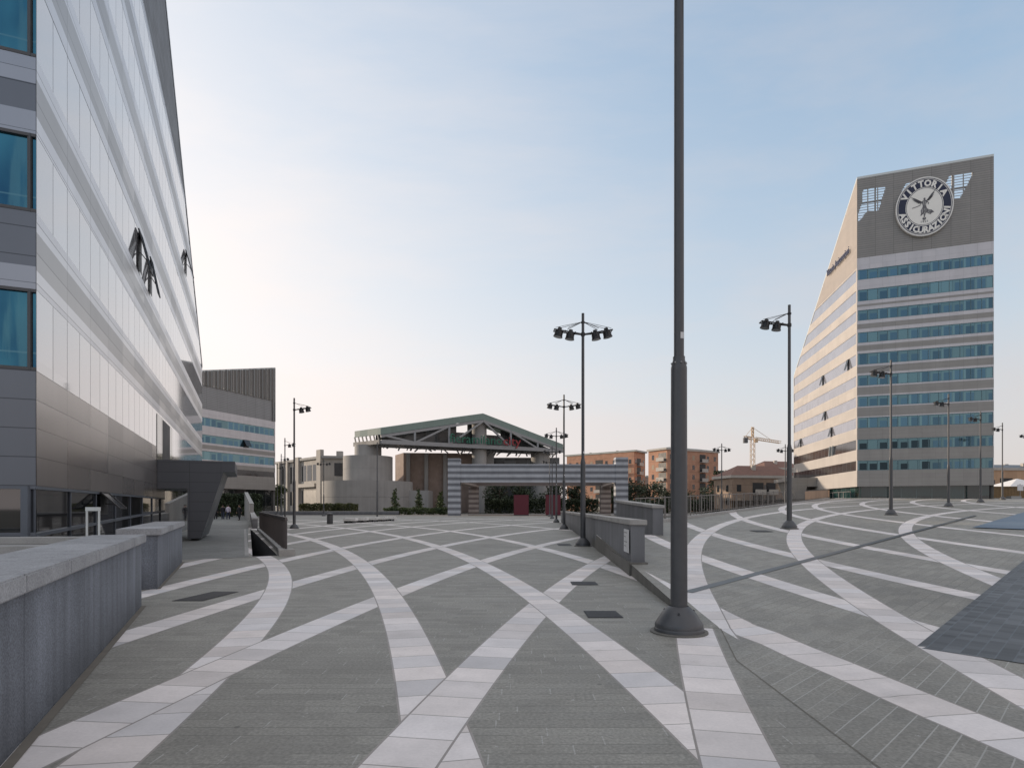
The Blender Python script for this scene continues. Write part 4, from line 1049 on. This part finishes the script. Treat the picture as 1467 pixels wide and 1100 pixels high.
# brown block below the roof
b=MB(); b.prism([(-26.8,150),(-8,152),(-8,165),(-30.2,157)],0,[14.8,14.8,14.8,14.8]); b.build('brown_wall',m_brown,T)
b=MB()
for x in (-26.0,-21.6,-17.0): b.box(x,x+.9,149.2+(x+26.8)*.1,149.9+(x+26.8)*.1,0,14.6)
b.build('pilasters',m_concrete2,T)
b=MB(); b.box(-8,12.5,160,161,0,14.4); b.build('dark_wall',m_hallglass,T)
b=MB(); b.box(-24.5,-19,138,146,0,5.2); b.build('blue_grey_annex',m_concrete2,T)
# long concrete wing on the left
b=MB(); b.prism([(-66,170),(-46,148),(-38,150),(-39,153),(-63,176)],0,13.3); b.build('wing_wall',m_concrete,T)
wf=Face((-66,170),(20,-22),29.7)
for u,w,h in ((27.3,2.3,15.4),(14.6,2.0,14.3),(8.5,1.0,13.6),(3,1.0,13.6)):
    b=MB(); b.prism([wf.at(u,-.2),wf.at(u,.7),wf.at(u+w,.7),wf.at(u+w,-.2)][::-1],0,h); b.build('wing_pier',m_concrete,T)
for u0,u1 in ((17.3,19.8),(20.6,23.1),(23.9,26.3)): b=MB(); wf.quad(b,u0,u1,8.0,12.0,.05); b.build('wing_window',m_darkwin,T)
b=MB(); wf.quad(b,17.2,26.4,1.6,5.6,.05); b.build('wing_opening',m_dark,T)
for u0 in (4.3,6.4,9.9,12.2): b=MB(); wf.quad(b,u0,u0+1.9,7.6,12.0,.05); b.build('wing_window',m_darkwin,T)
for u0 in (9.8,): b=MB(); wf.quad(b,u0,u0+4.5,1.8,5.4,.05); b.build('wing_opening',m_dark,T)
for u0,u1 in ((17,26.6),): b=MB(); b.prism([wf.at(u0,0),wf.at(u0,.9),wf.at(u1,.9),wf.at(u1,0)][::-1],6.4,7.3,True,True); b.build('wing_balcony',m_balc,T)
wf2=Face((-46,148),(8,2),8.2); b=MB(); wf2.quad(b,2.6,5.6,9.0,12.2,.05); b.build('wing_window',m_darkwin,T)
b=MB(); b.prism([(-66.4,169.6),(-46,147.3),(-37.6,149.6),(-38,151),(-63,176)],13.3,13.9,True,True); b.build('cornice',m_concrete2,T)
b=MB(); b.box(-43.4,-42,150,151.2,13.9,15.2); b.build('chimney',m_concrete,T)
# hall lettering
def upx(px):
    k_=(px-733.5)/870; d=hf.d; return (k_*HA.y-HA.x)/(d.x-k_*d.y)
u0,u1,u2=upx(642),upx(718),upx(745)
L=thing('hall_lettering','green and red rooftop letters along the gable truss','sign',(*hf.at(u0,.6),16.4))
for txt,a,c,mat in (('fieramilano',u0,u1,m_txtg),('city',u1,u2,m_txtr)):
    V,F=text_polys(txt,3.0,'LEFT',.1); w=max(v[0] for v in V); sx=(c-a-.25)/w
    b=MB()
    for f in F: b.face([(*hf.at(a+V[i][0]*sx,.9+V[i][2]),16.55+V[i][1]) for i in f])
    b.build('letters',mat,L)

# ------------------------------------------------------------------ striped gate
G=thing('striped_gate','large open gate of grey and white striped stone across the plaza','gate',(4,104,0))
def pil(cx,cy,w,h,mat):
    b=MB(); b.box(cx-w/2,cx+w/2,cy-w/2,cy+w/2,-.02,h); b.build('pillar',mat,G)
fx0,fx1=-9.85,18.65
pil(fx0,104,2.1,9.7,m_stripe); pil(fx1,104,2.1,9.9,m_stripe); pil(-8.1,129,2.1,6.0,m_stripe2); pil(19.8,129,2.1,6.0,m_stripe2)
b=MB(); b.box(fx0+1.05,fx1-1.05,103.1,104.9,5.65,8.75); b.build('beam',m_stripe,G)
b=MB(); b.box(-9.1,20.9,128,130,5.95,8.6); b.build('beam',m_stripe2,G)
b=MB(); b.prism([(-10.7,105.05),(-9.0,105.05),(-7.2,127.9),(-8.9,127.9)],5.7,8.7,True,True); b.build('beam',m_stripe2,G)
b=MB(); b.prism([(17.8,105.05),(19.5,105.05),(20.7,127.9),(19.0,127.9)],5.7,8.7,True,True); b.build('beam',m_stripe2,G)
for x,l in ((.3,'left burgundy panel standing under the striped gate'),(5.75,'right burgundy panel behind the row of lamp posts under the gate')):
    R_=thing('red_panel',l,'display panel',(x,104,0),'burgundy panels under the gate')
    b=MB(); b.box(x,x+2.55,103.6,104.1,.12,3.55); b.build('panel',m_red,R_,bevel=.03)
    b=MB(); b.box(x-.05,x+2.6,103.5,104.2,0,.12); b.build('plinth',m_iron,R_)
b=MB(); b.box(-7.5,17,104.4,104.9,0,.1); o=b.build('gate_step',m_brick2); tag(o,'low reddish brown step under the striped gate','step')

# benches and bin
m_bench=concrete('pale_bench_stone',(.62,.62,.60),.05,1,.05)
r=thing('litter_bin','grey upright litter bin beside the row of benches','litter bin',(-16.3,55,0))
b=MB(); b.lathe([(.26,0),(.27,.04),(.27,.92),(.2,.98),(0,1.0)],-16.55,55.2,18); b.build('body',m_iron,r)
b=MB(); b.lathe([(.275,.78),(.275,.86)],-16.55,55.2,18); b.build('opening_band',m_dark,r)
LB=['bench nearest the litter bin','second bench from the litter bin','middle bench of the five','fourth bench from the litter bin','bench farthest from the litter bin']
for i in range(5):
    x=-16.0+i*.52; y=57.5+i*2.1; r=thing('stone_bench','pale stone '+LB[i],'bench',(x,y,0),'stone benches in a row')
    b=MB(); b.box(x,x+1.15,y,y+1.2,.2,.48); b.build('seat',m_bench,r,bevel=.02)
    for k_ in (0,.78): b=MB(); b.box(x+.05+k_,x+.17+k_,y+.1,y+1.0,0,.36); b.build('leg',m_render,r)
    b=MB(); b.box(x+.35,x+.65,y+.2,y+.9,0,.34); b.build('core',m_render,r)

# ------------------------------------------------------------------ apartment blocks and distant buildings
def block(name,label,near,left,right,h,fl,mat,roofm,group,balc_left=None,balc_right=None,base=0,hip=0.0):
    """corner building seen on its near edge: faces near->left and near->right"""
    n_=Vector(near); l=Vector(left); r_=Vector(right); far=l+r_-n_
    T=thing(name,label,'apartment building',(*n_,base),group)
    b=MB(); b.prism([tuple(l),tuple(n_),tuple(r_),tuple(far)],base,base+h); b.build('wall',mat,T)
    # eaves
    c=(l+r_)/2; ex=lambda p:tuple(c+(p-c)*1.05)
    b=MB(); b.prism([ex(l),ex(n_),ex(r_),ex(far)],base+h,base+h+.55,True,True)
    if hip:
        b.build('eaves',m_balc,T); b=MB()
        E=[ex(l),ex(n_),ex(r_),ex(far)]; z=base+h+.56
        R1=c+(n_-l)*.0+(l-n_)*.22+ (Vector((0,0))); R1=c+((l-n_)*.28 if (l-n_).length>(r_-n_).length else (n_-r_)*.28); R2=c-(R1-c)
        ht=z+hip
        q=[(*E[0],z),(*E[1],z),(*E[2],z),(*E[3],z)]
        if (l-n_).length>(r_-n_).length:
            A_,B_=(*R1,ht),(*R2,ht)
            b.face([q[0],q[1],B_,A_]); b.face([q[1],q[2],B_]); b.face([q[2],q[3],A_,B_]); b.face([q[3],q[0],A_])
        else:
            A_,B_=(*R1,ht),(*R2,ht)   # towards near, towards right
            b.face([q[0],q[1],A_]); b.face([q[1],q[2],B_,A_]); b.face([q[2],q[3],B_]); b.face([q[3],q[0],A_,B_])
    rf=b.build('roof',roofm,T)
    for t in (.3,.7):
        p=l+(n_-l)*t+(r_-n_)*.4; b=MB(); b.box(p.x-.4,p.x+.4,p.y-.4,p.y+.4,base+h+.3,base+h+1.1+hip*.75); b.build('chimney',m_balc,rf)
    nf=int(h/fl)
    for f,bal in ((Face(l,n_-l,(n_-l).length),balc_left),(Face(n_,r_-n_,(r_-n_).length),balc_right)):
        nc=max(2,int(f.L/2.9))
        for j in range(nf):
            z=base+.9+j*fl
            for i in range(nc):
                u=(i+.5)*f.L/nc
                if bal and any(a<=u/f.L<=c_ for a,c_ in bal): continue
                b=MB(); f.quad(b,u-.5,u+.5,z,z+1.45,.03); w=b.build('window',m_darkwin if (i*7+j*3)%4 else m_shut,T)
        if bal:
            for a,c_ in bal:
                for j in range(nf):
                    z=base+.4+j*fl; b=MB(); u0,u1=a*f.L,c_*f.L
                    f.quad(b,u0,u1,z,z+2.4,.03); rc=b.build('balcony',m_dark,T)
                    b=MB(); P=[f.at(u0,.04),f.at(u0,1.1),f.at(u1,1.1),f.at(u1,.04)]
                    b.prism(P,z-.15,z+.02,True,True); P2=[f.at(u0,1.04),f.at(u0,1.1),f.at(u1,1.1),f.at(u1,1.04)]; b.prism(P2,z+.02,z+.95,True); b.build('parapet',m_balc,rc)
    return T
m_shut=plain('pale_shutter',(.38,.30,.22),.8)
m_side=None
GB='brick apartment blocks beyond the plaza'
block('apartment_block','orange brick block with flat pale roof just behind the striped gate',(40.2,200),(19.85,220),(45.4,207),19.6,2.95,m_brick,m_gravel,GB,[(.45,.56),(.80,.90)],[(.25,.6)])
block('apartment_block','brick block with balcony columns behind the foreground lamp post',(46,180),(42.0,187),(65.2,192),18.4,2.95,m_brick,m_gravel,GB,[(.55,.95)],[(.62,.74)],hip=.8)
block('apartment_house','low brown house with red hipped roof and white balconies before the crane',(46.4,128),(45.2,136),(62,131),6.6,2.8,m_brick2,m_tile,None,None,[(.30,.46),(.50,.64)],base=1.0,hip=2.3)
block('apartment_house','pale house with red roof behind the low brown house',(68,163),(66,171),(80,166),9.5,3.0,m_balc,m_tile,None,None,[(.3,.6)],base=2,hip=2.0)
block('brown_house','brown building with dark eaves at the right edge behind the tent',(108,138),(104,146),(140,142),7.4,2.8,m_ochre,m_iron,None,None,[(.1,.2)],base=2.4,hip=1.0)
block('far_block','far grey brown block between the two brick blocks',(57,260),(55,268),(66,262),14,3,m_brown,m_gravel,None)
block('far_block','far grey block right of the brick block with balconies',(78,230),(75,240),(92,236),14.5,3,m_balc,m_gravel,None)

# tower crane
K=thing('tower_crane','yellow tower crane above the low brown house','crane',(103,260,0))
b=MB()
def lattice(b,p,q,w,step,t):
    p=Vector(p); q=Vector(q); d=(q-p).normalized(); up=Vector((0,0,1)) if abs(d.z)<.9 else Vector((1,0,0))
    a=d.cross(up).normalized()*w/2; c=a.cross(d).normalized()*w/2; L=(q-p).length; n_=int(L/step)
    cs=[-a-c,a-c,a+c,-a+c]
    for s_ in cs: b.bar(p+s_,q+s_,t)
    for i in range(n_):
        s0=p+d*(i*L/n_); s1=p+d*((i+1)*L/n_)
        for j in range(4): b.bar(s0+cs[j],s1+cs[(j+1)%4],t*.7)
lattice(b,(103,260,0),(103,260,31),1.5,2.2,.17); b.build('mast',m_crane,K)
b=MB(); lattice(b,(104,260,30.6),(121,274,30.4),1.0,1.8,.14); b.build('jib',m_crane,K)
b=MB(); lattice(b,(102.4,259.6,30.6),(98.6,257.5,30.8),1.0,1.5,.25); b.build('counter_jib',m_crane,K)
b=MB(); b.box(98.2,99.8,256.8,258.2,28.4,30.6); b.build('counterweight',m_iron,K)
b=MB(); lattice(b,(103,260,31),(103,260,35.5),.7,1.2,.22); b.bar((103,260,35.3),(115,269.5,31),.12); b.bar((103,260,35.3),(99,257.8,31.2),.12); b.build('tower_head',m_crane,K)
b=MB(); b.box(103.6,104.8,258.6,260,28.8,30.4); b.build('cab',m_crane,K)

# right edge items
b=MB(); 
for i in range(14): b.box(66.2+i*.42,66.2+i*.42+.39,84.1,84.2,2.5,4.25)
r=thing('timber_fence','brown vertical board fence right of the tower base','fence',(66.2,84,2.5)); b.build('boards',m_timber,r)
b=MB(); b.bar((66.1,84.0,4.3),(72.2,84.0,4.3),.1); b.build('top_rail',m_timber,r)
r=thing('tent','white canvas tent roof at the right picture edge','tent',(90,108,2.6))
b=MB(); ap=(91.5,110,6.6); q=[(86.5,106,4.6),(97,106,4.6),(97,114,4.6),(86.5,114,4.6)]
for i in range(4): b.face([q[i],q[(i+1)%4],ap])
b.build('canvas_roof',m_tent,r)
b=MB(); b.wall((86.6,106.1),(97,106.1),2.6,4.55); b.build('canvas_side',m_tent,r)
for x,y,_ in q: b=MB(); b.bar((x,y,2.6),(x,y,4.6),.1); b.build('leg',m_steel,r)
b=MB(); b.box(66.5,67.9,80.9,81.8,2.45,2.95); o=b.build('stone_block',m_border,bevel=.03); tag(o,'small pale stone block before the timber fence','stone block')
r=thing('sign_board','small white sign on a post at the right picture edge','sign',(68.6,82,2.6))
b=MB(); b.bar((68.6,82,2.5),(68.6,82,4.6),.07); b.build('post',m_steel,r)
b=MB(); b.box(68.2,69.0,81.93,81.97,3.7,4.5); b.build('board',m_label,r)

# ------------------------------------------------------------------ vegetation
def leaves(b,cx,cy,cz,rx,ry,rzz,n,s,rng):
    for _ in range(n):
        while 1:
            p=Vector((rng.uniform(-1,1),rng.uniform(-1,1),rng.uniform(-1,1)))
            if .25<p.length<1: break
        p=Vector((cx+p.x*rx,cy+p.y*ry,cz+p.z*rzz))
        a=Vector((rng.uniform(-1,1),rng.uniform(-1,1),rng.uniform(-.6,.6))).normalized(); c=a.cross(Vector((rng.uniform(-1,1),rng.uniform(-1,1),rng.uniform(-1,1)))).normalized()
        q=s*rng.uniform(.6,1.3); b.face([p-a*q,p-c*q*.6,p+a*q,p+c*q*.6])
def tree(label,x,y,z,h,w,kind,mat,group,seed):
    rng=random.Random(seed); T=thing('conifer_tree' if kind=='cone' else 'leafy_tree',label,'tree',(x,y,z),group)
    b=MB(); b.tube((x,y,z),(x+rng.uniform(-.2,.2),y,z+h*.75),w*.05+.06,w*.02+.02,8)
    if kind!='cone':
        for k_ in range(6):
            a=rng.uniform(0,2*PI); b.tube((x,y,z+h*(.3+.06*k_)),(x+math.cos(a)*w*.32,y+math.sin(a)*w*.32,z+h*(.55+.06*k_)),w*.022,w*.008,6)
    b.build('trunk',m_bark,T)
    b=MB()
    if kind=='cone':
        for k_ in range(26):
            t=k_/25; rr=w*.5*(1-t)*.95+.12; leaves(b,x+rng.uniform(-.15,.15)*w,y,z+h*(.1+.88*t),rr,rr,h*.04+.1,int(26*(1-t)+8),.16+h*.012,rng)
    else:
        for k_ in range(22):
            a=rng.uniform(0,2*PI); q=rng.uniform(.05,.38)*w; zz=z+h*rng.uniform(.25,.86); rr=w*rng.uniform(.16,.27)
            leaves(b,x+math.cos(a)*q,y+math.sin(a)*q,zz,rr,rr,rr*.8,85,.12+h*.016,rng)
    b.build('crown',mat,T)
GC='young conifers before the hall'
tree('left young conifer before the round concrete drum',-22.8,118,0,5.0,2.2,'cone',m_leaf2,GC,1)
tree('middle young conifer before the brown hall wall',-18.2,118,0,5.0,2.3,'cone',m_leaf2,GC,2)
tree('right young conifer beside the striped gate pillar',-13.9,118,0,4.4,2.4,'cone',m_leaf2,GC,3)
GT='trees seen through the gate'
for i,(x,y,h,w,l) in enumerate(((-3.0,140,7.5,7.5,'leafy tree seen just right of the left rear gate pillar'),(2.0,146,8.5,8,'leafy tree seen through the middle of the gate, left of the posts'),(9.0,142,8,8,'broad leafy tree behind the right burgundy panel'),(14.5,138,7.5,7.0,'leafy tree left of the right rear gate pillar'),(23.5,142,8.0,6.5,'dense leafy tree beside the right rear gate pillar'))):
    tree(l,x,y,0,h,w,'leaf',m_leaf,GT,20+i)
GR='trees before the brick blocks'
for i,(x,y,h,w,l) in enumerate(((29,150,9,9,'dark tree right of the gate before the first brick block'),(34.5,152,8,8,'dark tree in the gap between the brick blocks'),(39.5,155,6.5,7.5,'tree at the foot of the brick block, left of the foreground post'),(46,160,6,8,'low tree at the foot of the brick block, right of the foreground post'),(52,158,7,7.5,'tree below the balconies of the brick block'),(60,175,13,6,'tall dark tree right of the brick block'),(63.5,170,10,5,'dark tree just left of the low brown house'),(58,200,12,8,'far tree beyond the brick block corner'))):
    tree(l,x,y,0,h,w,'leaf',m_leaf,GR,40+i)
for i,(x,y,h,w,l) in enumerate(((-50.5,131,6.5,4,'leafy tree beside the low tower corner'),(-55,133,7.5,5,'leafy tree half behind the low tower corner'))):
    tree(l,x,y,0,h,w,'leaf',m_leaf2,'trees by the low tower',60+i)
def hedge(name,label,x0,x1,y,z0,z1,th,mat,n,seed,s=.16):
    rng=random.Random(seed); b=MB()
    for _ in range(n):
        x=rng.uniform(x0,x1); yy=y+rng.uniform(-th,th)*.5; z=z0+(z1-z0)*rng.random()**.7+.08*math.sin(x*3)
        a=Vector((rng.uniform(-1,1),rng.uniform(-1,1),rng.uniform(-1,1))).normalized(); c=a.cross(Vector((rng.uniform(-1,1),rng.uniform(-1,1),1))).normalized(); p=Vector((x,yy,z)); q=s*rng.uniform(.7,1.3)
        b.face([p-a*q,p-c*q*.6,p+a*q,p+c*q*.6])
    o=b.build(name,mat); tag(o,label,'hedge'); return o
hedge('hedge','long sunlit hedge before the concrete wing of the hall',-40.5,-29.5,116,.3,2.1,1.6,m_hedge,5200,1)
hedge('low_hedge','low dark hedge strip before the young conifers, left of the gate',-24.0,-11.5,113.5,0,1.3,1.4,m_leaf2,3200,2)
hedge('tall_hedge','tall dark clipped hedge at the end of the walkway behind the people',-45.5,-38.2,92.5,0,3.5,1.6,m_leaf,6000,3)
hedge('shrub_row','low dark shrubs seen through the striped gate',-6,19,134,0,3.2,2.0,m_leaf,8000,4,.22)
hedge('shrub_row','dark shrubs beyond the ramp fence before the brick blocks',24,62,140,0,3.0,3.0,m_leaf,9000,5,.26)
path_wall('planter_wall','low grey wall below the sunlit hedge',(-52,113.5),(-21,112.6),.4,0,.7,.1,.02,m_render,m_border,'planter wall',side=1)

# ------------------------------------------------------------------ people on the walkway
def person(x,y,face,label,top,legs,stride,seed):
    rng=random.Random(seed); h=1.72
    P=thing('person',label,'person',(x,y,.005),'people walking on the far walkway',face)
    J={}; E=[]; R={}
    def add(k,p,r,par=None):
        J[k]=len(J); R[k]=(p,r)
        if par: E.append((J[par],J[k]))
    add('pel',(0,0,.95),.13); add('wst',(0,.0,1.1),.12,'pel'); add('chs',(0,.01,1.3),.145,'wst'); add('nb',(0,0,1.46),.07,'chs'); add('nk',(0,.01,1.53),.055,'nb')
    add('hd1',(0,.015,1.60),.078,'nk'); add('hd2',(0,.02,1.66),.088,'hd1'); add('hd3',(0,.01,1.71),.07,'hd2'); add('nose',(0,.115,1.635),.012,'hd2')
    for s,n_ in ((-1,'l'),(1,'r')):
        st=stride*s
        add(n_+'hip',(s*.1,0,.9),.095,'pel'); add(n_+'kn',(s*.11,st*.5+.03,.5),.062,n_+'hip'); add(n_+'an',(s*.11,st-.02,.09),.042,n_+'kn'); add(n_+'toe',(s*.12,st+.17,.035),.035,n_+'an')
        add(n_+'sh',(s*.19,0,1.42),.06,'nb'); add(n_+'el',(s*.25,-st*.25-.03,1.13),.045,n_+'sh'); add(n_+'wr',(s*.25,-st*.6+.04,.9),.03,n_+'el'); add(n_+'pm',(s*.25,-st*.6+.06,.83),.03,n_+'wr')
        for f in range(4): add(n_+'f%d'%f,(s*(.235+.0*f),-st*.6+.03+.02*f,.755+.008*abs(f-1.5)),.009,n_+'pm')
        add(n_+'th',(s*.225,-st*.6+.1,.80),.010,n_+'pm')
    me=bpy.data.meshes.new('body'); me.from_pydata([R[k][0] for k in J],E,[]); me.materials.append(m_skin)
    o=bpy.data.objects.new('body',me); C.objects.link(o); o.parent=P
    sk=o.modifiers.new('s','SKIN'); 
    for k,i in J.items(): 
        v=me.skin_vertices[0].data[i] if me.skin_vertices else None
        if v: v.radius=(R[k][1],R[k][1]*(.8 if k in('wst','chs','pel') else 1)); v.use_root=(k=='pel')
    o.modifiers.new('u','SUBSURF').levels=1; o.modifiers['u'].render_levels=1
    b=MB(); b.lathe([(.135,.86),(.15,1.0),(.155,1.15),(.185,1.34),(.19,1.42),(.12,1.49),(.07,1.51)],0,.0,16)
    for s in (-1,1):
        st=stride*s; b.tube((s*.18,0,1.43),(s*.25,-st*.25-.03,1.13),.078,.06,10); b.tube((s*.25,-st*.25-.03,1.14),(s*.25,-st*.6+.03,.92),.06,.045,10)
    b.build('jacket',top,P,off=Vector((0,0,0)))
    b=MB()
    for s in (-1,1):
        st=stride*s; b.tube((s*.085,0,.95),(s*.11,st*.5+.03,.5),.115,.085,12); b.tube((s*.11,st*.5+.03,.51),(s*.11,st-.02,.08),.085,.07,12)
    b.build('trousers',legs,P,off=Vector((0,0,0)))
    b=MB(); b.lathe([(.1,1.63),(.108,1.69),(.09,1.76),(.04,1.79),(0,1.795)],0,-.005,14); b.build('hair',m_hair,P,off=Vector((0,0,0)))
    b=MB()
    for s in (-1,1): b.tube((s*.115,stride*s-.07,.04),(s*.12,stride*s+.2,.035),.05,.04,8)
    b.build('shoes',m_iron2,P,off=Vector((0,0,0)))
person(-36.6,75,.4,'leftmost person in dark clothes walking near the canopy leg',m_jack,m_jack,.18,1)
person(-35.8,75.2,.3,'person in dark clothes in the middle of the walking group of three',m_jack,m_jean,-.16,2)
person(-35.05,75,.2,'person in a white and lilac top, third in the walking group',m_shirt,m_jean,.15,3)
person(-31.2,69.5,2.9,'lone person in dark clothes by the parapet, right of the group',m_jack,m_jack,-.15,4)

for o in S.objects:
    if '_o' in o: del o['_o']
